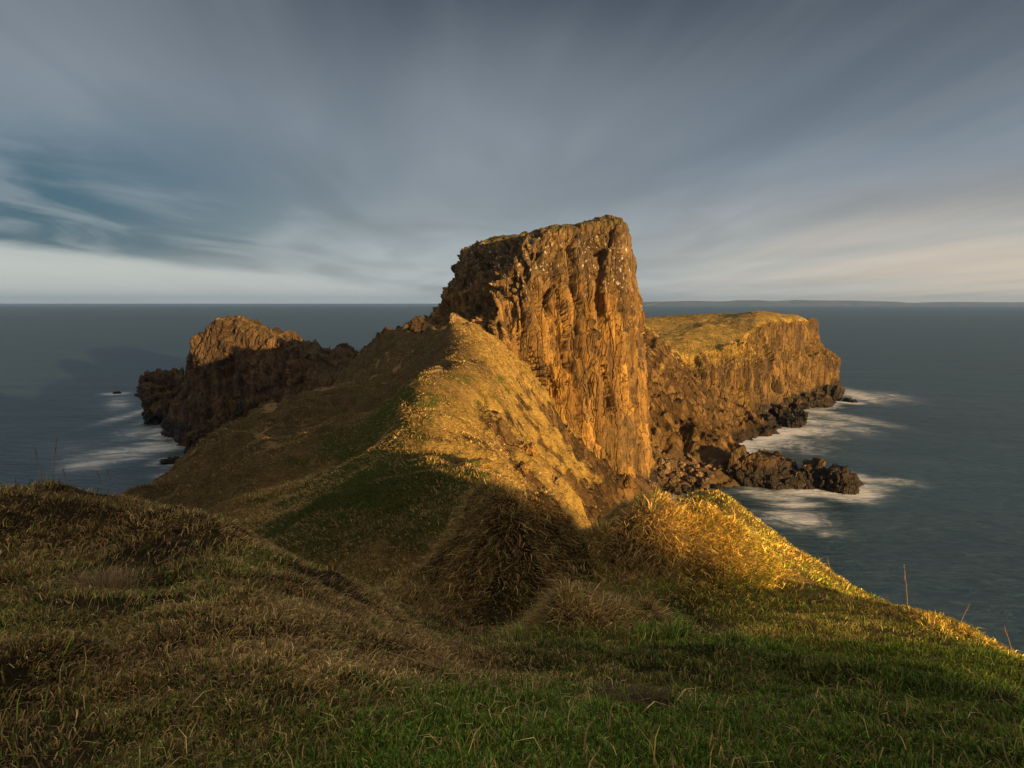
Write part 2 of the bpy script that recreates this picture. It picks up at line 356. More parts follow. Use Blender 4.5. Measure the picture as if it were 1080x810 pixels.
# finer rows close to the camera
ys = np.concatenate([np.arange(16, 60, .24), np.arange(60, 204, .38)])
X, Y = np.meshgrid(xs, ys)
def mid_masks(x, y, z):
    cx = np.interp(y, [36, 42, 46, 52, 57, 62, 68, 76, 84, 90, 130], [-2.1, -5.8, -7.5, -6.6, -5.1, -3.6, -2.7, -5.3, -8.3, -7.8, -14])     # crest line
    right = sst(-1, 3.5, x - cx)
    green = .68 * sst(66, 44, y) * (1 - right) * sst(-24, -12, x) + .34 * sst(0, 5, -(x - cx)) * sst(-20, -10, x) * sst(96, 80, y) - .34 * sst(33, 27, y)
    green = green + .28 * fbm(x * .16, y * .16, o=4, s=46)
    green = green + .15 * right * sst(14, 22, z)
    rocky = right * (sst(24, 10, z) * .75 + .4 * sst(.1, .6, fbm(x * .13, y * .13, o=3, s=47))) + sst(132, 140, y) * .5 + sst(116, 128, y) * sst(-8, -16, x) * .9
    rocky = np.where((x > 20) & (y > 100), np.maximum(rocky, .8 * sst(30, 16, z)), rocky)
    rocky = np.maximum(rocky, sst(8, 3, z))
    rocky = np.maximum(rocky, .8 * np.exp(-(((x + 7.6) / 1.6) ** 2 + ((y - 91) / 2) ** 2)))
    return right, np.clip(green, 0, 1), np.clip(rocky, 0, 1)
def HM(x, y, full=False):
    z = TM(x, y)
    right, green, rocky = mid_masks(x, y, z)
    far = sst(18, 30, y)
    z = z + far * (.9 * fbm(x * .09, y * .09, o=3, s=40) + .30 * fbm(x * .35, y * .35, o=4, s=42) + .10 * fbm(x * 1.3, y * 1.3, o=3, s=43))
    # sheep terraces on the left flank
    q = z * .85 + 1.5 * fbm(x * .10, y * .10, o=4, s=50)
    saw = (q - np.floor(q)); step = sst(0, .75, saw) - saw
    left = (1 - right) * sst(42, 60, y)
    pat = sst(-.45, .0, fbm(x * .09, y * .09, o=3, s=51))
    z = z + left * pat * step * 2.0
    # gullies running down the sunny flank
    u = y - .45 * x; v = x + .45 * y
    wob = 1.6 * fbm(x * .12, y * .12, o=3, s=60)
    gul = ridged((u + wob) * .16, v * .035, o=4, s=61) ; fine = ridged((u + wob) * .7, v * .12, o=3, s=64)
    rr_ = right * far * sst(30, 22, z + 3 * fbm(x * .1, y * .1, o=2, s=66))
    z = z + right * far * sst(34, 46, y) * .75 * (ridged(u * .35 + wob, v * .2, o=4, s=67) - .4)
    z = z + rr_ * (2.5 * (gul - .45) + .8 * (fine - .45))
    # landslip scarp
    sc = np.clip(ridged(u * .09 + wob * .2, v * .09, o=3, s=68), 0, 1)
    # rock texture
    f1, e1 = facets(x / 3.2, y / 3.2, z / 4, 70); f2, e2 = facets(x / 1.1, y / 1.1, z / 1.4, 75)
    east = sst(12, 20, x); rg = ridged(x * .16 + y * .03, y * .08, z * .05, o=5, s=78)
    beach = sst(7.5, 5, z) * sst(19, 22, x) * sst(52, 46, x) * sst(114, 117, y) * sst(138, 135, y)
    z = z + (1 - .9 * beach) * rocky * far * ((1 - east) * (.6 * f1 + .3 * f2 - .3 * sst(.12, 0, e1)) + east * (3.2 * (rg - .4) + .5 * f2))
    if full:
        scar = right * far * sst(.66, .92, sc) * .6 + left * pat * sst(.66, .86, saw) * sst(1.0, .95, saw) * (.85 + .5 * fbm(x * .5, y * .5, o=3, s=53)) * .8
        rocky = np.clip(rocky + right * far * (.42 * sst(.25, .05, gul) + .22 * sst(.2, 0, fine)) * sst(29, 24, z), 0, 1)
        green = np.clip(green + left * pat * sst(.05, .2, saw) * sst(.55, .3, saw) * .32, 0, 1)
        right = np.maximum(right, .6 * sst(58, 46, y) * sst(-24, -17, x))  # valley floor takes part of the lighter tone too
        return z, green, rocky, scar, right, beach
    return z
Z, green, rocky, scar, sunny, beach = HM(X, Y, True)
# low ridge of turf crust and pale knob at the head of the path
Z = Z + .9 * np.exp(-(((X + 7.8) / 1.4) ** 2 + ((Y - 90) / 1.6) ** 2))
me = make_mesh('isthmus', np.stack([X, Y, np.maximum(Z, -4)], -1), grid_faces(len(xs), len(ys)), attrs={'green': green.ravel(), 'rocky': rocky.ravel(), 'scar': scar.ravel(), 'sunlit_tone': sunny.ravel(), 'beach': beach.ravel()})
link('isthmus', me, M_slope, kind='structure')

# ------------------------------------------------------------------ lofted cliffs
def catmull(a, t):
    """a: (n, ...) control values, t in [0, n-1]"""
    n = len(a); i = np.clip(np.floor(t).astype(int), 0, n - 2); f = (t - i).reshape(-1, *([1] * (a.ndim - 1)))
    p0, p1, p2, p3 = a[np.maximum(i - 1, 0)], a[i], a[i + 1], a[np.minimum(i + 2, n - 1)]
    return .5 * (2 * p1 + (p2 - p0) * f + (2 * p0 - 5 * p1 + 4 * p2 - p3) * f ** 2 + (3 * p1 - p0 - 3 * p2 + p3) * f ** 3)
def loft(levels, centre, step, front=None):
    L = np.array(levels, float)                                   # (levels, K, 3)
    K = L.shape[1]
    per = np.concatenate([L[:, -1:], L, L[:, :2]], 1)             # wrap
    ref = L[len(L) // 2]; seg = np.linalg.norm(np.roll(ref, -1, 0) - ref, axis=1)
    ts_ = []
    for i, s in enumerate(seg):
        fine = 1.0 if (front is None or i in front) else .35
        n = max(3, int(s / step * fine)); ts_.append(i + np.arange(n) / n)
    t = np.concatenate(ts_)
    C = catmull(np.swapaxes(per, 0, 1), t + 1)                    # (NU, levels, 3)
    C = np.swapaxes(C, 0, 1)                                      # (levels, NU, 3)
    C = np.concatenate([C, C[-1:] * .35 + np.array(centre) * .65, C[-1:] * .02 + np.array(centre) * .98], 0)
    vs = []
    for i in range(len(C) - 1):
        n = max(3, int(np.linalg.norm(C[i + 1] - C[i], axis=1).mean() / step)); vs.append(i + np.arange(n) / n)
    v = np.append(np.concatenate(vs), len(C) - 1)
    S = catmull(C, v)                                             # (NV, NU, 3)
    return S, v, t
def grid_normals(S):
    du = np.roll(S, -1, 1) - np.roll(S, 1, 1)
    dv = np.gradient(S, axis=0)
    n = np.cross(du, dv); l = np.linalg.norm(n, axis=2, keepdims=True)
    return n / np.maximum(l, 1e-9)
def cliff(name, levels, centre, step, disp, mat, label, cat, front=None, rimv=None, guano=None, kind=None):
    S, v, t = loft(levels, centre, step, front)
    N = grid_normals(S)
    if N[len(v) // 2, :, :2].reshape(-1, 2).dot([0, 0]).sum() == 0:
        c = S[len(v) // 2].mean(0)
        if ((S[len(v) // 2] - c) * N[len(v) // 2]).sum() < 0: N = -N; flip = True
        else: flip = False
    V_, T_ = np.meshgrid(v, t, indexing='ij')
    D, turf, gu = disp(S, N, V_, T_)
    # soften the direction of displacement with a blurred normal
    S2 = S + N * D[..., None]
    nv, nu = V_.shape
    F = grid_faces(nu, nv, True)
    if flip: F = F[:, ::-1]
    A = {'turf': turf.ravel(), 'guano': gu.ravel()}
    if rimv is None: return link(name, make_mesh(name, S2, F, attrs=A), mat, label, cat)
    cap = V_.ravel()[F.min(1)] >= rimv
    root = bpy.data.objects.new(name, None); COL.objects.link(root); c = S2[len(v) // 2].mean(0); root.location = (c[0], c[1], 0); root['label'] = label; root['category'] = cat
    for nm, sel in (('cliff_face', ~cap), ('grassy_top', cap)):
        idx, inv = np.unique(F[sel], return_inverse=True)
        m_ = make_mesh(nm, S2.reshape(-1, 3)[idx] - np.array([c[0], c[1], 0]), inv.reshape(-1, 4), attrs={q: a[idx] for q, a in A.items()})
        link(nm, m_, mat, parent=root)
    return root

def Wp(*L): return [np.array(P(*a)) if len(a) == 3 and a[0] > 200 or (len(a) == 3 and a[1] > 200 and a[0] > 100) else np.array(a, float) for a in L]
G = lambda x, y, z: (float(x), float(y), float(z))
Q = lambda px, py, Y: tuple(P(px, py, Y))
stack = [
 [Q(505,450,99), Q(570,500,102), Q(630,540,108), Q(676,545,116), G(28,150,-5), G(-14,170,-5), Q(428,450,130), Q(458,430,112)],
 [Q(516,385,102), Q(575,420,104.5), Q(628,445,109), Q(670,450,117), G(26.5,150,14), G(-12,166,18), Q(442,376,132), Q(474,376,114)],
 [Q(530,345,105), Q(577,350,106.5), Q(628,352,111), Q(669,350,118.5), G(25.5,150,33), G(-8,163,33), Q(457,336,134), Q(490,340,116)],
 [Q(538,318,107), Q(582,315,108.5), Q(627,315,113), Q(665,318,119.5), G(24.8,149,38), G(-4,162,38), Q(470,314,135), Q(500,315,118)],
 [Q(546,288,109), Q(587,285,110.5), Q(629,280,115), Q(660,285,120.5), G(24,148,44), G(0,161,43), Q(486,284,136), Q(512,288,120)],
 [Q(569,248,113), Q(600,246,115), Q(634,240,118.5), Q(657,243,122), G(23,146,49.5), G(4,159,47), Q(501,261,138), Q(532,261,124)],
 [Q(581,241,117), Q(606,239,120), Q(638,231,124), Q(650,232,126), G(22,143,51), G(7,155,48.5), Q(520,252,140), Q(545,253,129)],
]
def disp_stack(S, N, V, T):
    x, y, z = S[..., 0], S[..., 1], S[..., 2]
    top = sst(4.7, 5.6, V)
    face = ((T < 3.2) | (T > 7.9)).astype(float)              # the sunny columnar face
    face = sst(7.75, 8.0, T) + sst(3.6, 3.2, T); face = np.clip(face, 0, 1)
    # leaning columns: coordinate along the face, pulled sideways with height
    u = x * .91 + y * .41
    lean = u + .10 * (z - 30) * sst(74, 60, u) - .05 * (z - 30) + 1.3 * fbm(u * .10, z * .05, o=3, s=101)
    c1, e1 = facets2(lean * .22, z * .022, 102, 1.2)
    c2, e2 = facets2(lean * .52, z * .045, 105, 1.5)
    c3, e3 = facets2(lean * 1.25, z * .11, 106, 1.5)
    upper = sst(37, 43, z + 5 * fbm(x * .1, z * .1, y * .1, o=2, s=108))
    b1, g1 = facets(x / 3.2, y / 3.2, z / 4.2, 110, 2.2, .5); b2, g2 = facets(x / 1.3, y / 1.3, z / 1.9, 112, 2.2, .5); b3, g3 = facets(x / .6, y / .6, z / .8, 113, 2.0, .6)
    big = ridged(lean * .11, z * .02, o=2, s=121)
    rg = ridged(x * .3, y * .3, z * .12, o=4, s=122)
    cols = 2.2 * (big - .4) + 1.0 * c1 - 1.3 * sst(.10, 0, e1) + .75 * c2 - .9 * sst(.13, 0, e2) + .32 * c3 - .35 * sst(.12, 0, e3)
    blocks = .75 * b1 + .5 * b2 + .18 * b3 - .35 * sst(.1, 0, g1) + 1.1 * (rg - .4)
    w = face * (1 - .6 * upper)
    blocks = blocks * (1 - .55 * sst(3.0, 3.3, T) * sst(5, 4.6, T))
    d = 1.3 * cols * w + blocks * (1 - w) + .12 * b3 * w
    # deep clefts in the face, each a path seen from the ridge
    for path, wd, dp in (([(610,255),(617,285),(606,318),(602,345),(598,370)], .55, 2.6), ([(622,300),(621,330),(616,360),(612,395),(608,420)], .6, 2.8),
                         ([(643,250),(644,280),(640,300),(638,330)], .5, 2.2), ([(652,350),(650,375),(649,400),(652,425)], .5, 1.8),
                         ([(584,285),(580,320),(588,350),(592,390)], .35, 1.2), ([(660,300),(664,340),(668,380),(672,420)], .4, 1.4), ([(560,370),(572,400),(580,430)], .4, 1.2)):
        pu, pz = [], []
        for (px, py) in path:
            q = P(px, py, np.interp(px, [535, 580, 630, 685], [106, 108, 112.5, 119])); pu.append(q[0] * .91 + q[1] * .41); pz.append(q[2])
        cen = np.interp(z, pz[::-1], pu[::-1]) + .5 * fbm(z * .25, z * 0 + px, o=3, s=120)
        wv = wd * (1 + .5 * fbm(z * .3, z * 0 + px * .3, o=2, s=124))
        d = d - face * 1.45 * dp * np.exp(-((u - cen) / wv) ** 2) * sst(pz[-1] - 3, pz[-1] + 3, z) * sst(pz[0] + 2, pz[0] - 2, z)
    d = d * (1 - top) + top * (.35 * fbm(x * .3, y * .3, o=4, s=115) + .25 * b2)
    left = (1 - face) * sst(5.6, 6.0, T)
    ramps = sst(.2, .6, fbm((x - y) * .05, z * .16, o=3, s=118))
    turf = top * .8 + left * ramps * .75 * (z > 28) + face * sst(22, 14, z) * .45
    gu = np.clip(.9 * upper * (1 - top) * (.5 + .5 * face) + left * .75 + face * .1, 0, 1)
    return d, turf, gu
cliff('rock_stack', stack, Q(600,240,134), .25, disp_stack, M_rock, 'towering rock stack with sheer golden columnar face and shaded left side', 'rock stack', front=(0, 1, 2, 5, 6, 7), rimv=5.4)

head = [
 [Q(690,500,168), Q(752,490,170), Q(797,475,188), Q(838,455,210), Q(878,430,250), G(136,286,-6), G(80,300,-6), G(28,262,-6), G(22,205,-4)],
 [Q(690,440,172), Q(748,460,175), Q(793,452,191), Q(833,439,213), Q(874,419,251.5), G(134,284,1), G(80,297,1), G(29,260,1), G(23,206,6)],
 [Q(689,405,178), Q(742,415,181), Q(787,408,196), Q(828,400,219), Q(870,392,251.5), G(132,282,10), G(80,294,10), G(30,257,10), G(24,207,12)],
 [Q(688,388,181), Q(740,396,184), Q(784,388,199), Q(824,382,222), Q(869,378.5,251.5), G(130,280,15), G(80,292,15), G(31,255,15), G(25,208,16)],
 [Q(689,380,183), Q(738,386,186), Q(781,377,201), Q(818,368,225), Q(850,371,250), G(124,278,20), G(80,289,20), G(33,252,20), G(27,209,21)],
 [Q(690,373,185), Q(736,376,188), Q(778,364,203), Q(806,347,227), Q(842,343,249), G(120,275,27.5), G(80,285,27.5), G(35,250,27), G(30,210,26)],
 [Q(692,367,189), Q(738,368,193), Q(776,357,208), Q(806,337,233), Q(840,336,252), G(116,271,29.5), G(82,280,30), G(38,246,29), G(33,213,28)],
 [Q(702,352,207), Q(741,346,215), Q(775,338,230), Q(800,329,245), Q(826,331,256), G(108,267,31), G(88,272,32), G(48,248,31), G(40,225,30)],
]
def disp_head(S, N, V, T):
    x, y, z = S[..., 0], S[..., 1], S[..., 2]
    top = sst(4.9, 6.0, V)
    u = x * .66 + y * .75
    lean = u + 1.2 * fbm(u * .1, z * .08, o=3, s=201) - .25 * z * sst(2.6, 1, T)
    c1, e1 = facets2(lean * .17, z * .03, 204, 1.2); c2, e2 = facets2(lean * .38, z * .06, 205, 1.4); c3, e3 = facets2(lean * .95, z * .16, 206, 1.4)
    b2, g2 = facets(x / 1.8, y / 1.8, z / 2.4, 212, 1.3); rg = ridged(u * .12, z * .09, o=5, s=213)
    tip = sst(3.3, 3.9, T) * sst(6, 4.6, T)
    butt = ridged(u * .065 + .3 * fbm(u * .05, z * .05, o=2, s=208), z * .012, o=2, s=207)
    d = 3.2 * (butt - .45) + 1.3 * c1 - 2.0 * sst(.10, 0, e1) + .8 * c2 - 1.2 * sst(.14, 0, e2) + .3 * c3 - .3 * sst(.12, 0, e3) + .2 * b2 + 2.2 * (rg - .4) * (1 - .6 * tip)
    b1 = facets(x / 4.5, y / 4.5, z / 4, 213)[0]
    for px, dp, wd, zt in ((852, 3.2, .8, 18), (865, 3.0, .7, 15), (838, 3.0, .9, 30), (822, 3.4, 1.0, 30), (806, 3.4, 1.1, 30), (789, 3.6, 1.0, 24), (774, 3.2, .9, 22), (758, 3.4, 1.0, 22), (742, 2.6, .8, 20), (727, 3.0, .9, 20)):
        q = P(px, 400, np.interp(px, [690, 740, 785, 828, 880], [178, 182, 197, 219, 251])); u0 = q[0] * .66 + q[1] * .75
        cen = u0 + 1.3 * fbm(z * .12, z * 0 + px, o=3, s=230) + .12 * (z - 15) * sst(850, 780, px)
        d = d - dp * np.exp(-((u - cen) / (wd * (1 + .4 * fbm(z * .2, z * 0 + px * .7, o=2, s=231)))) ** 2) * sst(zt + 2, zt - 3, z) * (T < 4.3)
    low = sst(7, 2, z); d = d + low * (.7 * b1 + .3 * b2)
    d = d * (1 - top) + top * (.5 * fbm(x * .1, y * .1, o=4, s=215) + .15 * fbm(x * .6, y * .6, o=3, s=216))
    turf = top * 1.0 + (1 - top) * sst(3.2, 2.2, T) * sst(10, 22, z) * .55
    return d, turf, np.full(x.shape, .12) * (1 - top)
cliff('headland', head, G(78,252,32), .42, disp_head, M_head, 'long flat-topped headland with a grassy top and columnar sea cliffs, right of the rock stack', 'headland', front=(0, 1, 2, 3, 4, 8), rimv=5.6)

crag = [
 [Q(203,510,160), Q(250,520,150), Q(310,500,140), Q(400,470,132), G(-26,182,-5), G(-55,198,-6), G(-92,200,-6), Q(168,470,184)],
 [Q(206,472,163), Q(252,472,154), Q(312,455,143), Q(398,420,136), G(-27,178,6), G(-55,192,4), G(-88,194,4), Q(176,440,180)],
 [Q(204,420,162), Q(258,425,155), Q(318,418,148), Q(394,395,142), G(-29,172,14), G(-55,184,14), G(-80,188,12), Q(190,412,178)],
 [Q(208,388,162), Q(258,388,157), Q(312,390,152), Q(385,382,148), G(-32,166,20), G(-55,178,21), G(-76,182,21), Q(203,385,172)],
 [Q(212,362,163), Q(262,362,159), Q(306,368,155), Q(362,378,153), G(-38,163,23), G(-56,172,26), G(-73,176,28), Q(209,360,168)],
 [Q(221,345,163), Q(263,349,161), Q(300,361,157), Q(342,375,155), G(-42,162,25), G(-58,168,29), G(-71,172,31), Q(214,348,167)],
 [Q(242,331,165), Q(262,340,164), Q(292,357,160), Q(330,373,157), G(-44,161,25), G(-57,166,28), G(-70,168,33), Q(222,346,167)],
]
def disp_crag(S, N, V, T):
    x, y, z = S[..., 0], S[..., 1], S[..., 2]
    w1 = 1.2 * fbm(x * .15, y * .15, z * .15, o=3, s=309)
    b0, g0 = facets((x + w1) / 6, y / 6, z / 11, 300, 2.4, .4); b1, g1 = facets((x + w1) / 2.6, y / 2.6, z / 4, 301, 2.6, .3); b2, g2 = facets(x / 1.0, y / 1.0, z / 1.6, 302, 2.4, .4)
    u = x * .95 + y * .3
    rg = ridged((u - .25 * z) * .2, z * .06, o=5, s=305); r2_ = ridged(x * .5, y * .5, z * .25, o=4, s=306)
    d = 1.1 * b0 + .6 * b1 + .22 * b2 + 2.6 * (rg - .4) + 1.3 * (r2_ - .4)
    top = sst(5, 6.2, V)
    d = .55 * d * (1 - .35 * top)
    return d, .25 * sst(20, 24, z) * (1 - top) * (T > 2.3), np.full(x.shape, .42)
cliff('sea_crag', crag, Q(268,347,166), .28, disp_crag, M_crag, 'jagged dark crag by the sea with its upper half lit orange, left of the ridge', 'crag', front=(0, 1, 2, 3, 6, 7))

# ------------------------------------------------------------------ boulders
def ico(sub):
    import bmesh
    bm = bmesh.new(); bmesh.ops.create_icosphere(bm, subdivisions=sub, radius=1)
    V = np.array([v.co[:] for v in bm.verts]); F = np.array([[v.index for v in f.verts] for f in bm.faces]); bm.free(); return V, F
ICO = {s: ico(s) for s in (3, 4, 5, 6)}
def boulder(name, seed, sub, dims, rough=.12, planes=14):
    r_ = np.random.default_rng(seed); V, F = ICO[sub]
    nrm = r_.normal(size=(planes, 3)); nrm /= np.linalg.norm(nrm, axis=1, keepdims=True); dd = r_.uniform(.62, .95, planes)
    r = np.ones(len(V))
    for n, d in zip(nrm, dd):
        c = V @ n; r = np.where(c > 1e-3, np.minimum(r, d / np.maximum(c, 1e-3)), r)
    p = V * r[:, None] * np.array(dims)
    s = max(dims); q = p / s * 3
    f1, e1 = facets(q[:, 0], q[:, 1], q[:, 2], seed, 2.4, .4); f2, e2 = facets(q[:, 0] * 2.4, q[:, 1] * 2.4, q[:, 2] * 2.4, seed + 9, 2.4, .4)
    f3, e3 = facets(q[:, 0] * 5.5, q[:, 1] * 5.5, q[:, 2] * 5.5, seed + 19, 1.0)
    rg = ridged(q[:, 0] * .55 + seed, q[:, 1] * .55, q[:, 2] * .4, o=5, s=seed)
    n = V; p = p + n * (s * rough * (f1 * .5 + f2 * .2 + 1.5 * (rg - .4) + (.08 * f3 if sub > 4 else 0)))[:, None]
    return make_mesh(name, p, None, F, smooth=sub > 4, attrs={'turf': np.zeros(len(p)), 'guano': np.full(len(p), .1)})
ROCKS = []
def put_rock(px, py, Y, dims, seed, sub, label, cat='rock', group=None, name='sea_rock', mat=None, rz=0., rough=.12):
    """(px,py) is where its base meets the water or ground"""
    me = boulder(name, seed, sub, dims, rough)
    o = link(name, me, mat or M_boul, label, cat, group); c = P(px, py, Y)
    ROCKS.append((c[0], Y, max(dims[0], dims[1]))) if c[2] < 2.5 else None
    o.location = (c[0], Y, c[2] + dims[2] * .45); o.rotation_euler = (0, 0, rz); return o
def sea_y(py): return EYE / math.tan(math.atan((py - 405) / FPX) + PITCH)
# left: the outcrop beside the crag and low rocks in the surf
put_rock(180, 436, 204, (10.5, 8, 9), 11, 6, 'rounded black outcrop in the sea at the far left of the crag', 'outcrop', rough=.16)
put_rock(160, 408, 206, (3.0, 3, 3.4), 12, 5, 'small dark knob crowning the leftmost outcrop', 'rock', rough=.2)
put_rock(236, 478, 152, (8.5, 5, 6.0), 13, 6, 'low black rock mass at the foot of the crag beside the white surf', 'outcrop', rough=.2)
put_rock(262, 470, 148, (8.5, 5, 7.0), 15, 6, 'black rock mass between the crag foot and the grass slope', 'outcrop', rough=.2)
put_rock(186, 488, sea_y(488), (4.3, 2.2, .9), 14, 5, 'low flat black rock awash in the surf left of the ridge', rough=.12)
put_rock(124, 415, sea_y(415), (2.0, 1.2, .6), 16, 4, 'tiny black skerry awash beyond the leftmost outcrop', rough=.12)
put_rock(208, 466, sea_y(466), (4.2, 3, 3.2), 17, 5, 'dark boulder at the waterline under the crag', rough=.2)
put_rock(172, 446, sea_y(446), (4.5, 3, 2.6), 18, 5, 'dark boulder at the waterline under the leftmost outcrop', rough=.2)
# ridge: dark boulder on the skyline and pale outcrops
put_rock(441, 348, 112, (1.6, 1.4, 1.7), 21, 5, 'round dark boulder on the skyline left of the rock stack', rough=.14)
put_rock(478, 341, 89.6, (.95, .8, .9), 22, 5, 'pale yellow rock knob at the top of the grassy path', name='rock_outcrop', mat=M_stone, rough=.2)
put_rock(492, 349, 89.5, (.8, .8, 1.0), 23, 5, 'small pale rock right of the knob at the path top', name='rock_outcrop', mat=M_stone, rough=.2)
put_rock(513, 372, 96, (1.6, 1.0, 1.5), 24, 5, 'whitened rock outcrop on the ridge below the stack corner', name='rock_outcrop', mat=M_rock, rough=.2)
put_rock(526, 380, 95, (1.4, 1.0, 1.1), 25, 5, 'broken whitened rock at the foot of the stack corner', name='rock_outcrop', mat=M_rock, rough=.2)
# outcrops on the sunlit flank, set where the sight line meets the slope
def hit(px, py, y0=36, y1=130):
    yy = np.arange(y0, y1, .25); q = np.array([P(px, py, v) for v in yy]); g = HM(q[:, 0], q[:, 1]); b = np.argmax(g > q[:, 2]); return q[b]
for px, py, dm, sd, lb, mt in [(583,508,(.35,.3,1.3),81,'narrow whitish rock on the lower sunlit slope',M_stone),(556,470,(1.2,.7,.6),82,'brown angular outcrop in the middle of the sunlit slope',M_rock),
        (551,492,(.8,.5,.5),83,'small brown outcrop on the sunlit slope below the angular one',M_rock),(634,548,(1.5,.8,.7),84,'brown rock at the very bottom of the sunlit slope',M_rock),
        (598,452,(1.3,.8,.8),85,'brown outcrop high on the sunlit slope under the cliff',M_rock),(662,505,(1.5,1.1,1.1),86,'brown rock where the sunlit slope meets the boulder beach',M_rock)]:
    q = hit(px, py); o = link('rock_outcrop', boulder('rock_outcrop', sd, 5, dm, .2), mt, lb, 'rock'); o.location = (q[0], q[1], q[2] - dm[2] * .35); o.rotation_euler = (0, .25, sd)
# right: the reef running into the sea
reef = [(796,512,131,(5.2,4,5.0),'brown boulder heap where the reef leaves the beach'),(820,512,130,(4.3,3.4,3.6),'dark wide boulder second along the reef'),
 (812,496,139,(3.6,3,3.2),'dark boulder behind the second reef rock'),(842,514,129,(4.0,3,2.6),'low black rock in the middle of the reef'),
 (856,512,130,(2.9,2.8,4.6),'tall squared dark block standing in the reef'),(868,516,128,(2.6,2.2,3.0),'dark rock between the squared block and the reef tip'),
 (888,522,125.5,(3.4,2.8,4.2),'rounded dark boulder with orange lichen at the reef tip'),(884,502,137,(4.6,2.2,1.7),'low flat slab behind the reef tip'),
 (901,512,131,(1.9,1.5,1.1),'small wet rock at the outer end of the reef'),(828,500,136,(2.8,2.4,2.4),'squat dark rock in the back row of the reef'),(778,510,132,(4.6,3.6,5.0),'brown rock buttress at the root of the reef')]
for i, (px, py, Yd, dm, lb) in enumerate(reef):
    put_rock(px, py, Yd, dm, 31 + i, 5, lb, name='reef_rock', group='rocks of the reef', rough=.125, rz=i * 1.1)
foot = [(786,446,195,(5,4,3.0),'dark rock at the cliff foot nearest the reef'),(806,450,192,(4.5,3,2.2),'black ledge rock in the surf under the middle of the cliff'),(822,440,206,(5.5,4,3.4),'broad black rock under the headland cliff'),
 (836,448,193.5,(4.6,3,1.8),'low wet rock furthest out from the cliff foot'),(812,458,183,(3.6,2.4,1.3),'flat black rock in front of the cliff foot ledges'),(846,441,201,(3.4,2.4,1.4),'small wet rock beside the white surf below the cliff'),
 (838,432,216,(4.4,3.5,2.6),'dark ledge rock under the last columns'),(862,426,232,(6,4,3.2),'black rock platform below the tower columns'),(882,420,247,(2.6,2.4,3.6),'squared dark block at the very tip of the headland'),
 (896,423,244,(3.2,2,.7),'thin low slab in the surf off the headland tip'),(797,455,186,(3.0,2.2,1.6),'small dark rock at the inner bay'),(775,459,181,(3,2.2,1.2),'small rock in the corner of the bay under the cliff')]
for i, (px, py, Yd, dm, lb) in enumerate(foot):
    put_rock(px, py, Yd, dm, 61 + i, 5, lb, name='sea_rock', group='rocks at the headland foot', rough=.15, rz=i * .9)
# boulder beach in the cove
protos = [boulder('beach_boulder', 200 + i, 3, (1, .8, .62), .10, 12) for i in range(8)]
for m_ in protos: m_.materials.append(M_stone)
spots = []
for i in range(330):
    px = random.uniform(655, 800); py = random.uniform(484, 522) + (px - 720) * .05
    Yd = np.interp(py, [480, 500, 524], [136, 129, 121]) + random.uniform(-1, 1)
    c = P(px, py, Yd); spots.append((c[0], Yd))
sx = np.array([s[0] for s in spots]); sy = np.array([s[1] for s in spots]); szz = HM(sx, sy)
nb = 0
for i in range(len(spots)):
    if szz[i] > 7.5 or szz[i] < -1.2: continue
    if nb >= 290: break
    nb += 1
    s = random.choice([.35, .45, .6, .8, 1.1]) * random.uniform(.8, 1.2)
    o = link('beach_boulder', protos[i % 8], None, 'boulder of the rubble beach in the cove below the rock stack', 'boulder', 'boulders of the cove beach')
    o.location = (sx[i], sy[i], max(szz[i], -.2) + s * .3); o.scale = (s, s, s); o.rotation_euler = (random.uniform(-.4, .4), random.uniform(-.4, .4), random.uniform(0, 6.28))

# ------------------------------------------------------------------ grass
def blades(base, normal, length, width, lean, col, curl=.6):
    n = len(base)
    a = rng.uniform(0, 2 * math.pi, n); side = np.stack([np.cos(a), np.sin(a), np.zeros(n)], 1)
    d0 = normal + lean * .5; d0 /= np.linalg.norm(d0, axis=1, keepdims=True)
    d1 = d0 * (1 - curl) + lean * curl * 1.3; d1[:, 2] -= curl * .25; d1 /= np.linalg.norm(d1, axis=1, keepdims=True) + 1e-6
    L = length[:, None]; w = width[:, None] * .5
    p1 = base + d0 * L * .5; p2 = p1 + d1 * L * .5
    b = base - normal * .01
    V = np.stack([b - side * w, b + side * w, p1 + side * w * .75, p1 - side * w * .75, p2], 1).reshape(-1, 3)
    i = np.arange(n)[:, None] * 5
    F4 = i + np.array([[0, 1, 2, 3]]); F3 = i + np.array([[3, 2, 4]])
    C = np.repeat(col, 5, 0); sh = np.tile(np.array([.8, .8, 1, 1, 1.1]), n)[:, None]
    return V, F4, F3, C * sh
def normals_of(H, x, y, e=.06):
    zx = (H(x + e, y) - H(x - e, y)) / (2 * e); zy = (H(x, y + e) - H(x, y - e)) / (2 * e)
    n = np.stack([-zx, -zy, np.ones_like(x)], 1); return n / np.linalg.norm(n, axis=1, keepdims=True)
DRY = np.array([[.30, .205, .085], [.22, .145, .055], [.38, .28, .12], [.15, .09, .038], [.26, .165, .05], [.10, .065, .03]])
GRN = np.array([[.06, .125, .014], [.09, .16, .018], [.13, .18, .025], [.04, .08, .012], [.16, .17, .03]])
def pick(pal, n): return pal[rng.integers(0, len(pal), n)] * rng.uniform(.75, 1.2, (n, 1))
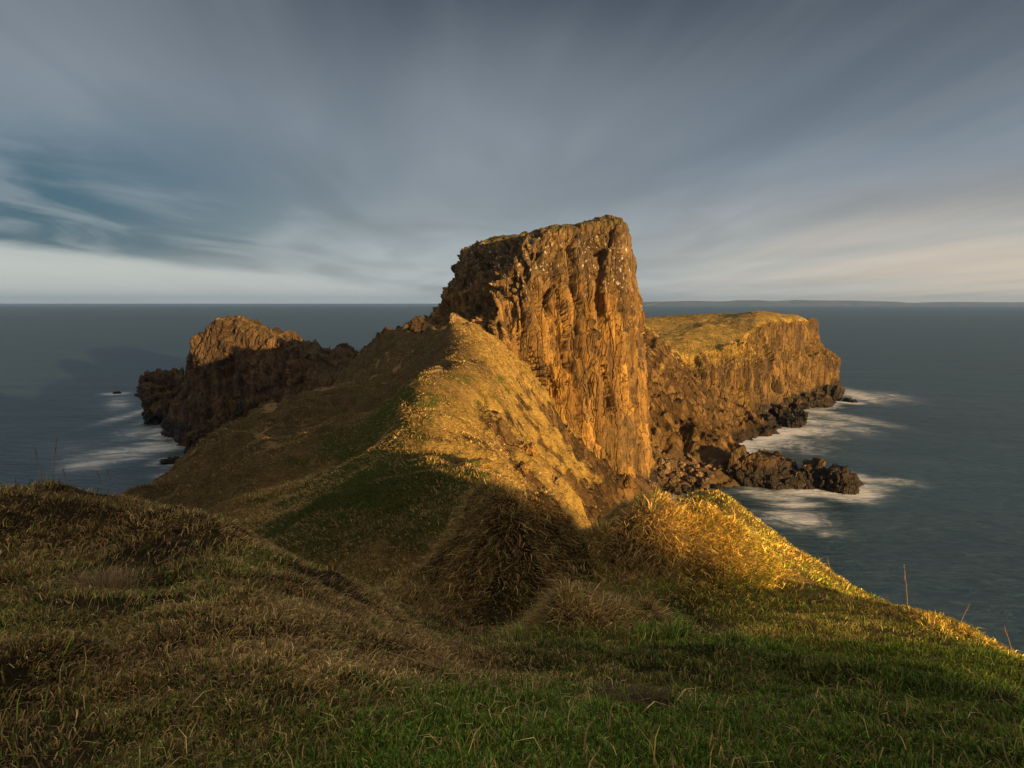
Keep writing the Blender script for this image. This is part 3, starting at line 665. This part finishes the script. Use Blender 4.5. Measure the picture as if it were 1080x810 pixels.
def grass_fore(n, name, part, rmin=1.3, rmax=24, dry_long=False):
    th = rng.uniform(rad(-47), rad(47), n); r = np.exp(rng.uniform(math.log(rmin), math.log(rmax), n))
    x, y = np.sin(th) * r, np.cos(th) * r
    if part == 2:                                           # steep sides of the hummocks carry more
        q = rng.integers(0, 5, n); mm = np.array(MOUNDS)[q]; aa = rng.uniform(0, 6.283, n); rd = np.sqrt(rng.uniform(.05, 2.2, n))
        x = mm[:, 0] + np.cos(aa) * rd * mm[:, 2]; y = mm[:, 1] + np.sin(aa) * rd * mm[:, 3]; r = np.hypot(x, y)
    ca = rng.uniform(0, 6.28, n); 
    z = HF(x, y); keep = (z > 18)
    x, y, z, r = x[keep], y[keep], z[keep], r[keep]; n = len(x)
    N = normals_of(HF, x, y)
    g = green_fore(x, y); isg = rng.uniform(size=n) < (.06 + .9 * g if not dry_long else .10 + .1 * g)
    bare = (fbm(x * 1.6, y * 1.6, o=3, s=77) < -.62) & (part == 0)
    sel = ~bare | (rng.uniform(size=n) < .25)
    x, y, z, r, N, g, isg = [v[sel] for v in (x, y, z, r, N, g, isg)]; n = len(x)
    col = np.where(isg[:, None], pick(GRN, n), pick(DRY, n))
    pf = sunlit_fore(x, y)[:, None]; col = col * (1 + pf * np.where(isg[:, None], [[.9, .5, .2]], [[.95, .95, .1]]))  # blades on the spur get their sunlit brightness from colour
    patch = (1 + .35 * fbm(x * .9, y * .9, o=3, s=81))[:, None]; col = col * np.clip(patch, .5, 1.6) * np.where(isg, 1.65, 1.8)[:, None] * (.4 + rng.uniform(0, 1, n) ** 2 * 1.9)[:, None]
    L = np.where(isg, rng.uniform(.035, .075, n), rng.uniform(.035, .105, n)) * (1 + .3 * fbm(x * 1.3, y * 1.3, o=2, s=79)) * (1 + r * .025) * (.62 + .3 * sst(2, 6, r))
    if dry_long: L = rng.uniform(.09, .2, n)
    if part == 2: col = col * np.where(isg, 1.0, 1.05)[:, None]; L = np.where(rng.uniform(size=n) < .3, rng.uniform(.14, .34, n), L * 1.2)
    wd = rng.uniform(.0024, .0048, n) * (1 + r * .2) * np.where(isg, 1.15, .85)
    a = 6.28 * (.5 * fbm(x * 1.1, y * 1.1, o=3, s=83) + rng.uniform(-.5, .5, n))
    down = np.stack([N[:, 0], N[:, 1], -np.hypot(N[:, 0], N[:, 1])], 1)
    lean = np.stack([np.cos(a), np.sin(a), np.zeros(n)], 1) * np.where(isg, .55, 1.15)[:, None] + down * np.where(isg, .5, 1.3)[:, None] + rng.normal(size=(n, 3)) * .35
    lean[:, 2] = np.where(isg, lean[:, 2] + .3, lean[:, 2] * .6)
    return blades(np.stack([x, y, z], 1), N, L, wd, lean, col)
def merge(parts):
    V, F4, F3, C = [], [], [], []; o = 0
    for v, f4, f3, c in parts: V.append(v); F4.append(f4 + o); F3.append(f3 + o); C.append(c); o += len(v)
    return np.concatenate(V), np.concatenate(F4), np.concatenate(F3), np.concatenate(C)
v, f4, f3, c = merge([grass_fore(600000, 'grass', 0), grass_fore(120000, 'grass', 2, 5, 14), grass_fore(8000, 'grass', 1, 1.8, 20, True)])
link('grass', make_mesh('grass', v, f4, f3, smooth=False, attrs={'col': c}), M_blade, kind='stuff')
# rough grass on the isthmus
n = 300000
th = rng.uniform(rad(-34), rad(22), n); r = np.exp(rng.uniform(math.log(22), math.log(112), n)); x, y = np.sin(th) * r, np.cos(th) * r
z, gm, rk, sc_, rt, _b = HM(x, y, True)
sel = (z > 7) & (sc_ < .45) & (rng.uniform(size=n) > rk * 1.1) & (y < 108) & (y > 19); x, y, z, gm, r, rt = [q[sel] for q in (x, y, z, gm, r, rt)]; n = len(x)
N = normals_of(HM, x, y, .2)
isg = rng.uniform(size=n) < .8 * gm + .35 * fbm(x * .3, y * .3, o=3, s=130)
col = np.where(isg[:, None], pick(GRN, n) * np.array([1.1, .8, 1.0]), pick(DRY[[0, 1, 2, 4]], n)) * np.where(isg, 1.1, 1.1 + .9 * rt)[:, None] * (.55 + .9 * rng.uniform(size=n) ** 1.5)[:, None] * np.clip(1 + .35 * fbm(x * .2, y * .2, o=3, s=131), .6, 1.5)[:, None]  # dry blades coloured brighter on the sunlit flank
a = rng.uniform(0, 6.28, n)
lean = np.stack([np.cos(a), np.sin(a), np.zeros(n)], 1) * .6 + np.stack([N[:, 0], N[:, 1], -np.hypot(N[:, 0], N[:, 1])], 1) * 1.2
v, f4, f3, c = blades(np.stack([x, y, z], 1), N, rng.uniform(.12, .26, n) * np.where(isg, .7, 1.5), .009 + r * .0009 * rng.uniform(.6, 1.2, n), lean, col)
link('rough_grass', make_mesh('rough_grass', v, f4, f3, smooth=False, attrs={'col': c}), M_blade, kind='stuff')

# single dead stalks with seed heads, standing above the turf
def stalk(px, py, Yd, hgt, lean, label, head=True, bend=.3):
    c = P(px, py, Yd); x0, y0 = c[0], Yd; z0 = float(HF(np.array([x0]), np.array([y0]))[0])
    V = []; F = []; n = 9; k = 5
    for i in range(n):
        t = i / (n - 1); w = .0030 * (1 - .6 * t) * (1 + Yd * .08)
        cx = lean[0] * hgt * (t * (1 - bend) + bend * t * t * 1.5); cy = lean[1] * hgt * t; cz = hgt * t - .02
        for j in range(k): V.append((cx + w * math.cos(6.283 * j / k), cy + w * math.sin(6.283 * j / k), cz))
    F = [tuple(q) for q in grid_faces(k, n, True)]
    me = make_mesh('grass_stalk', V, F, attrs={'col': np.tile([.42, .29, .15], (len(V), 1))})
    o = link('grass_stalk', me, M_blade, label, 'grass stalk', 'dead grass stalks'); o.location = (x0, y0, z0)
    if head:
        V, f = [], []; r2 = np.random.default_rng(int(px)); top = np.array([lean[0] * hgt * (1 + .5 * bend * 1), lean[1] * hgt, hgt]); 
        top = np.array([lean[0] * hgt * ((1 - bend) + bend * 1.5), lean[1] * hgt, hgt - .02])
        for i in range(46):
            t = r2.uniform(-.28, .05) * hgt; p = top + np.array([lean[0], lean[1], 1]) * t
            a = r2.uniform(0, 6.28); s = .008 * (1 + Yd * .08); d = np.array([math.cos(a) * s, math.sin(a) * s, s * 1.2])
            q = np.array([-math.sin(a), math.cos(a), 0]) * s * .35
            V += [p - q, p + q, p + d]; f.append((3 * i, 3 * i + 1, 3 * i + 2))
        m2 = make_mesh('seed_head', np.array(V), None, f, smooth=False, attrs={'col': np.tile([.36, .24, .13], (len(V), 1))})
        link('seed_head', m2, M_blade, parent=o)
stalk(48, 545, 7.3, .42, (-.1, 0), 'short dead grass stalk near the left edge of the left mound skyline')
stalk(58, 540, 7.6, .62, (.12, 0), 'tallest dead stalk on the left mound skyline, left of the whitish surf')
stalk(78, 540, 7.6, .30, (-.25, 0), 'short leaning stalk right of the tallest on the left mound skyline')
stalk(118, 545, 7.4, .36, (-.3, 0), 'leaning dead stalk in the middle of the left mound crest')
stalk(136, 548, 7.3, .40, (-.4, 0), 'strongly bent dead stalk right of the middle of the left mound crest', bend=.6)
stalk(315, 600, 6.3, .42, (.35, 0), 'leaning stalk on the right shoulder of the left mound before the green valley')
stalk(345, 625, 6.0, .30, (.45, 0), 'short leaning stalk low on the right shoulder of the left mound', head=False)
stalk(658, 668, 6.6, .55, (-.2, 0), 'leaning dead stalk behind the small hummock in the middle')
stalk(636, 668, 6.7, .35, (-.1, 0), 'shorter dead stalk behind the small hummock, left of the leaning one', head=False)
stalk(876, 618, 11.0, .36, (-.2, 0), 'orange dead stalk on the lit ridge edge against the surf')
stalk(957, 655, 9.3, .75, (-.12, 0), 'tall thin stalk rising from the lit ridge edge against the sea')
stalk(1012, 662, 8.4, .30, (.3, 0), 'short stalk on the lit ridge edge right of the tall thin one')
stalk(1068, 690, 7.6, .36, (-.3, 0), 'dead stalk at the right edge of the photo on the ridge')
# lying dead stems in the foreground
def stem(points, Yd, label):
    pts = []
    for (px, py), yy in zip(points, Yd):
        c = P(px, py, yy); z = float(HF(np.array([c[0]]), np.array([c[1]]))[0]); pts.append((c[0], c[1], z + .075))
    pts = np.array(pts); t = np.linspace(0, len(pts) - 1, 14); C = catmull(pts, t); V = []
    for i, q in enumerate(C):
        for j in range(5): V.append(q + np.array([0, math.cos(6.283 * j / 5), math.sin(6.283 * j / 5)]) * .006)
    me = make_mesh('dead_straw', V, grid_faces(5, 14, True), attrs={'col': np.tile([.42, .27, .13], (len(V), 1))})
    link('dead_straw', me, M_blade, label, 'straw', 'dead stems lying in the turf')
stem([(414,698),(440,702),(468,710),(482,718)], [4.5,4.4,4.35,4.25], 'long pale dead stem lying on the turf in the lower middle')
stem([(405,726),(440,728),(466,732)], [3.9,3.85,3.8], 'shorter pale stem lying just below the long pale stem')
stem([(45,602),(80,590),(120,572)], [5.0,5.3,5.8], 'long pale stem lying slantwise on the left mound left of the dry tuft')
stem([(120,665),(132,645),(145,622)], [3.8,4.1,4.5], 'pale stem slanting up below the dry tuft on the left mound')
stem([(165,590),(180,580),(195,562)], [5.3,5.5,5.9], 'pale stem lying on the left mound right of the dry tuft')
stem([(228,608),(240,622),(250,640)], [5.0,4.8,4.5], 'pale curved stem on the right half of the left mound')
# the dry tuft on the left mound and one at the bottom right
def tuft(px, py, Yd, n, L, col, label, spread=.1):
    c = P(px, py, Yd); x = c[0] + rng.normal(size=n) * spread; y = c[1] + rng.normal(size=n) * spread; z = HF(x, y)
    dx, dy = x - c[0], y - c[1]; N = np.tile([[0, 0, 1.]], (n, 1)); lean = np.stack([dx, dy, np.zeros(n)], 1) / spread * .55 + rng.normal(size=(n, 3)) * .25
    v, f4, f3, cc = blades(np.stack([x, y, z], 1), N, rng.uniform(.5, 1.1, n) * L, np.full(n, .0045), lean, np.array([col]) * rng.uniform(.6, 1.3, (n, 1)))
    link('grass_tuft', make_mesh('grass_tuft', v, f4, f3, smooth=False, attrs={'col': cc}), M_blade, label, 'grass tuft', 'dry tufts')
tuft(112, 612, 4.9, 420, .24, (.42, .30, .16), 'pale dry grass tuft fanning out on the left mound', .12)
tuft(680, 770, 3.2, 350, .16, (.17, .11, .07), 'small brown dry tuft in the green turf at lower right', .08)
tuft(640, 745, 3.7, 420, .14, (.15, .10, .065), 'sparse brown tuft left of the small brown one in the green turf', .07)

# ------------------------------------------------------------------ sea
def axis(a, b, s, far):
    m = np.arange(a, b, s); g = np.geomspace(s, far, 60)
    return np.concatenate([a - g[::-1], m, b + g])
sxs = axis(-190, 230, 1.0, 70000); sys_ = axis(60, 330, 1.0, 90000)
SX, SY = np.meshgrid(sxs, sys_)
foam = np.zeros_like(SX)
def patch(px, py, lenp, widp, amt, ang_=0.):
    """foam patch lying on the sea, given by where it is seen; lengths in metres"""
    global foam
    Yd = sea_y(py); c = P(px, py, Yd); dx, dy = SX - c[0], SY - c[1]; ca, sa = math.cos(rad(ang_)), math.sin(rad(ang_))
    widp *= Yd / 95.0; lenp *= .72; amt *= .84
    a = (dx * ca + dy * sa) / lenp; b = (-dx * sa + dy * ca) / widp
    foam = np.maximum(foam, amt * np.exp(-(a * a + b * b)))
for a in [(905,417,12,9,1.05,-10),(935,418,16,8,.55,-5),(870,436,9,12,.9,20),(885,448,12,9,.7,0),(850,452,14,8,.85,0),(820,464,16,7,.8,0),(790,470,12,5,.95,10),(840,470,16,8,.5,0),
          (905,505,5,4,1.1,0),(935,508,10,2.6,.9,-6),(965,512,6,2,.45,-6),(865,522,14,3,.7,0),(835,530,8,6,.85,0),(840,547,9,5,.95,-20),(865,560,7,3.5,.5,-20),(800,520,6,5,.8,0),
          (120,480,15,7,.85,8),(160,472,13,6,.9,0),(95,490,10,6,.75,10),(190,500,10,3,.8,5),(150,456,12,7,.65,20),(125,425,7,9,.7,30),(140,437,6,10,.75,0),(200,487,8,4,.7,0),(75,472,18,7,.35,0)]: patch(*a)
# surf around every rock in the water and along the shore line
shore = [(a, b, c * .75) for a, b, c in ROCKS]
m_ = (np.abs(Z) < .35) & (X > 20); q_ = np.stack([X[m_], Y[m_]], 1)[::6]; shore += [(a, b, 1.5) for a, b in q_]
m_ = (np.abs(Z) < .5) & (X < -25); q_ = np.stack([X[m_], Y[m_]], 1)[::10]; shore += [(a, b, 1.0) for a, b in q_]
for L_ in (head[1][:6], crag[1]):
    for p0_, p1_ in zip(L_[:-1], L_[1:]):
        for t_ in np.linspace(0, 1, 8): shore.append((p0_[0] * (1 - t_) + p1_[0] * t_, p0_[1] * (1 - t_) + p1_[1] * t_, 2.0))
sel_ = (np.abs(SX) < 260) & (SY > 40) & (SY < 340); ax_, ay_ = SX[sel_], SY[sel_]; best = np.full(ax_.shape, 99.)
for a, b, c in shore: best = np.minimum(best, np.hypot(ax_ - a, ay_ - b) - c)
sf = 1.15 * np.exp(-(np.maximum(best, 0) / 5.0) ** 2) * np.clip(.7 + .8 * fbm(ax_ * .05, ay_ * .05, o=3, s=401), 0, 1)
foam[sel_] = np.maximum(foam[sel_], sf); foam = np.minimum(foam * 1.12, 1.25)
me = make_mesh('sea', np.stack([SX, SY, np.zeros_like(SX)], -1), grid_faces(len(sxs), len(sys_)), attrs={'foam': foam.ravel()})
def sea_material():
    k = NT('sea_water'); pos = k.new('ShaderNodeNewGeometry').outputs['Position']
    fo = k.new('ShaderNodeAttribute', attribute_name='foam').outputs['Fac']
    rot = k.new('ShaderNodeMapping', {'Vector': pos, 'Rotation': (0, 0, rad(12))}).outputs[0]
    dist = k.new('ShaderNodeVectorMath', operation='DISTANCE'); k.set(dist.inputs[0], pos); dist.inputs[1].default_value = (0, 0, EYE)
    near = k.new('ShaderNodeMath', operation='DIVIDE', use_clamp=True); near.inputs[0].default_value = 260.; k.set(near.inputs[1], dist.outputs['Value'])
    s1 = k.noise(k.scale(rot, (.16, .42, 1)), 1.0, 6, .62, .4)
    s2 = k.noise(k.scale(rot, (.02, .07, 1)), 1.0, 5, .6, .3)
    s3 = k.noise(k.scale(rot, (.0022, .009, 1)), 1.0, 4, .6, .2)
    # streaky foam
    st = k.noise(k.scale(rot, (.075, .11, 1)), 1.0, 7, .68, 2.6)
    wisps = k.noise(k.scale(pos, (.5, 1.1, 1)), 1.0, 6, .7, 1.0)
    fm = k.math('ADD', fo, k.math('MULTIPLY', k.math('SUBTRACT', st, .5), 2.3)); fm = k.math('ADD', fm, k.math('MULTIPLY', k.math('SUBTRACT', wisps, .5), .9))
    fm = k.math('MULTIPLY', k.math('MULTIPLY', k.ramp(fm, .15, 1.25), k.ramp(fo, .02, .5)), .9)
    cap = k.math('MULTIPLY', k.ramp(k.noise(k.scale(rot, (.05, .32, 1)), 1.0, 5, .7, .6), .70, .80), .30)
    fm = k.math('MAXIMUM', fm, cap)
    deep = k.mix(k.ramp(s2, .3, .7), rgb(.016, .034, .042), rgb(.036, .060, .068))
    deep = k.mix(k.math('MULTIPLY', k.ramp(s1, .5, .72), .4), deep, rgb(.055, .085, .092))
    deep = k.mix(k.math('MULTIPLY', k.ramp(s3, .35, .65), .5), deep, rgb(.022, .060, .074))
    deep = k.mix(k.math('MULTIPLY', k.ramp(fo, .05, .6), .5), deep, rgb(.13, .16, .17))
    chop = k.noise(k.scale(rot, (.45, 1.3, 1)), 1.0, 6, .7, .5)
    deep = k.mix(k.math('MULTIPLY', k.ramp(chop, .50, .72), k.math('MULTIPLY', near.outputs[0], .6)), deep, rgb(.075, .10, .11))
    deep = k.mix(k.math('MULTIPLY', k.ramp(chop, .50, .32), k.math('MULTIPLY', near.outputs[0], .6)), deep, rgb(.010, .018, .022))
    deep = k.mix(1.0, deep, rgb(1.15, 1.28, 1.42), 'MULTIPLY')
    c = k.mix(fm, deep, rgb(.78, .78, .78))
    h = k.math('ADD', k.math('MULTIPLY', s1, 1.0), k.math('MULTIPLY', s2, 2.2))
    bp = k.new('ShaderNodeBump', {'Height': h, 'Strength': k.math('MULTIPLY', near.outputs[0], .75), 'Distance': 1.0})
    b = k.new('ShaderNodeBsdfPrincipled', {'Base Color': c, 'Roughness': k.ramp(fm, 0, .6, .42, .9), 'Normal': bp.outputs[0]})
    b.inputs['IOR'].default_value = 1.33; b.inputs['Specular IOR Level'].default_value = .5
    k.set(k.out.inputs[0], b.outputs[0]); return k.m
link('sea', me, sea_material(), kind='structure')

# ------------------------------------------------------------------ far island
def island():
    n = 260; rows = 12; xs_ = np.linspace(1500, 9800, n); V = []
    prof = np.interp(xs_, [1500, 2000, 2700, 3400, 4500, 5200, 6000, 6600, 7100, 7600, 8800, 9800], [0, 55, 75, 80, 88, 90, 82, 60, 52, 66, 60, 50]) * 1.0
    prof = prof + 8 * fbm(xs_ * .0022, xs_ * 0, o=4, s=500) * (prof > 5)
    for j in range(rows):
        t = j / (rows - 1); V.append(np.stack([xs_ + 120 * fbm(xs_ * .003, xs_ * 0 + t * 3, o=2, s=502), 10800 + 900 * t + 150 * fbm(xs_ * .002, xs_ * 0 + t, o=3, s=501), np.where(prof * 0 + t < .98, prof * math.sin(math.pi * min(t * 1.1, 1) * .5) ** .7, 0) - 2], 1))
    me = make_mesh('distant_island', np.stack(V), grid_faces(n, rows))
    k = NT('far_moor'); pos = k.new('ShaderNodeNewGeometry').outputs['Position']
    c = k.mix(k.ramp(k.noise(pos, .003, 6, .65), .4, .6), rgb(.035, .04, .035), rgb(.08, .07, .055))
    b = k.new('ShaderNodeBsdfPrincipled', {'Base Color': c, 'Roughness': 1.0}); k.set(k.out.inputs[0], b.outputs[0])
    link('distant_island', me, k.m, kind='structure')
island()

# ------------------------------------------------------------------ haze
def haze():
    x0, x1, y0, y1, z0, z1 = -16000, 16000, -2000, 14000, -7, 175
    V = [(x, y, z) for z in (z0, z1) for y in (y0, y1) for x in (x0, x1)]
    F = [(0, 2, 3, 1), (4, 5, 7, 6), (0, 1, 5, 4), (2, 6, 7, 3), (0, 4, 6, 2), (1, 3, 7, 5)]
    me = make_mesh('haze', V, F, smooth=False)
    k = NT('sea_haze'); v = k.new('ShaderNodeVolumePrincipled', {'Color': rgb(.28, .50, 1.0), 'Density': HAZE}); k.set(k.out.inputs['Volume'], v.outputs[0])
    v.inputs['Anisotropy'].default_value = .2
    link('haze', me, k.m, kind='stuff')
HAZE = .00006
haze()

# ------------------------------------------------------------------ sky, sun, camera
w = bpy.data.worlds.new('World'); scene.world = w; w.use_nodes = True
k = NT.__new__(NT); k.t = w.node_tree; k.n = k.t.nodes; k.n.clear(); k.out = k.n.new('ShaderNodeOutputWorld')
sky = k.new('ShaderNodeTexSky', sky_type='NISHITA', sun_disc=False, sun_elevation=EL, sun_rotation=math.pi - AZ, air_density=1.0, dust_density=1.0)
tc = k.new('ShaderNodeTexCoord').outputs['Generated']
sp = k.new('ShaderNodeSeparateXYZ', {0: tc}); dx, dy, dz = sp.outputs
dzp = k.math('MAXIMUM', dz, 0.0)
den = k.math('ADD', dzp, .055)
ux = k.math('DIVIDE', dx, den); uy = k.math('DIVIDE', dy, den)
pl_ = k.new('ShaderNodeCombineXYZ', {0: ux, 1: uy}).outputs[0]
rotd = k.new('ShaderNodeMapping', {'Vector': pl_, 'Rotation': (0, 0, rad(-6))}).outputs[0]
nA = k.noise(k.scale(rotd, (.55, .13, 1)), 1.0, 5, .5, .5)          # big drifting banks
nB = k.noise(k.scale(rotd, (1.6, .22, 1)), 1.0, 6, .55, .6)         # streaks
nC = k.noise(k.scale(rotd, (.28, .10, 1)), 1.7, 3, .5, .2)
el = k.math('ARCSINE', dz)                                            # radians
nD = k.noise(k.scale(rotd, (3.0, .30, 1)), 1.0, 5, .5, .5)         # fine filaments
nE = k.noise(k.scale(rotd, (.9, .4, 1)), 1.0, 5, .5, .8)           # broken patches
lo = rgb(.23, .26, .27); mi = rgb(.090, .110, .136); hi = rgb(.019, .024, .034)
azr = k.math('ARCTAN2', dx, dy)
c = k.mix(k.ramp(el, .0, rad(10)), lo, mi); c = k.mix(k.ramp(el, rad(9), rad(26)), c, hi)
glow = k.math('MULTIPLY', k.math('MULTIPLY', k.ramp(azr, rad(-24), rad(-4)), k.ramp(azr, rad(24), rad(2))), k.math('MULTIPLY', k.ramp(el, rad(4), rad(10)), k.ramp(el, rad(25), rad(13))))
c = k.mix(k.math('MULTIPLY', glow, .6), c, rgb(.110, .124, .142))
c = k.mix(k.math('MULTIPLY', k.ramp(nA, .36, .66), .40), c, k.mix(.55, c, rgb(.155, .172, .192)))
c = k.mix(k.math('MULTIPLY', k.ramp(nB, .40, .72), .40), c, k.mix(.55, c, rgb(.155, .165, .18)))
c = k.mix(k.math('MULTIPLY', k.ramp(nD, .45, .75), .16), c, k.mix(.55, c, rgb(.155, .165, .18)))
c = k.mix(k.math('MULTIPLY', k.ramp(nC, .56, .38), .35), c, k.mix(.55, c, rgb(.018, .026, .038)))
c = k.mix(k.math('MULTIPLY', k.ramp(nE, .62, .36), .34), c, k.mix(.5, c, rgb(.026, .036, .050)))
# deep blue gaps on the left under the cloud, then the clear pale strip along the horizon
leftm = k.math('MULTIPLY', k.ramp(azr, rad(-8), rad(-34)), k.math('MULTIPLY', k.ramp(el, rad(2), rad(4.5)), k.ramp(el, rad(17), rad(7))))
leftm = k.math('MULTIPLY', leftm, k.ramp(nE, .62, .42, .45, .95))
c = k.mix(leftm, c, rgb(.009, .040, .070))
e0 = k.math('MULTIPLY', k.math('ADD', azr, rad(37)), -.105); e0 = k.math('ADD', e0, rad(4.0))
e0 = k.math('ADD', e0, k.math('MULTIPLY', k.math('SUBTRACT', k.noise(k.scale(tc, (6, 6, 30)), 1.0, 4, .6), .5), rad(1.2)))
strip = k.math('MULTIPLY', k.ramp(k.math('SUBTRACT', el, e0), rad(.5), rad(-.4)), k.ramp(azr, rad(0), rad(-12)))
c = k.mix(k.math('MULTIPLY', strip, .8), c, rgb(.25, .27, .265))
warm = k.math('MULTIPLY', k.ramp(azr, rad(3), rad(34)), k.ramp(el, rad(11), rad(0)))
c = k.mix(k.math('MULTIPLY', warm, k.ramp(nB, .3, .7, .5, .95)), c, rgb(.33, .27, .215))
overhead = k.ramp(el, rad(27), rad(60)); behind = k.math('MULTIPLY', k.ramp(dy, .15, -.5), k.ramp(el, rad(-4), rad(6)))
c = k.mix(overhead, c, rgb(.17, .17, .17)); c = k.mix(behind, c, rgb(.24, .20, .15))
clouds = c
nb = k.new('ShaderNodeBackground', {'Color': sky.outputs[0], 'Strength': .05})
cb = k.new('ShaderNodeBackground', {'Color': clouds, 'Strength': 1.0})
mx = k.new('ShaderNodeMixShader', {0: .88, 1: nb.outputs[0], 2: cb.outputs[0]})
k.set(k.out.inputs[0], mx.outputs[0])

sl = bpy.data.lights.new('sun', 'SUN'); sl.energy = 5.0; sl.angle = rad(.5); sl.color = (1.0, .61, .22)
so = bpy.data.objects.new('sun', sl); COL.objects.link(so)
sd = Vector((math.sin(AZ) * math.cos(EL), -math.cos(AZ) * math.cos(EL), math.sin(EL)))
so.rotation_euler = sd.to_track_quat('Z', 'Y').to_euler(); so.location = (0, 0, 80)

cam = bpy.data.cameras.new('camera'); co = bpy.data.objects.new('camera', cam); COL.objects.link(co)
co.location = (0, 0, EYE); co.rotation_euler = (math.pi / 2 - PITCH, 0, 0)
cam.sensor_width = 36; cam.lens = 36 * FPX / 1080; cam.clip_start = .05; cam.clip_end = 200000
scene.camera = co
vs = scene.view_settings; vs.view_transform = 'Standard'; vs.look = 'None'; vs.gamma = 1; vs.use_curve_mapping = False; vs.exposure = 1.25
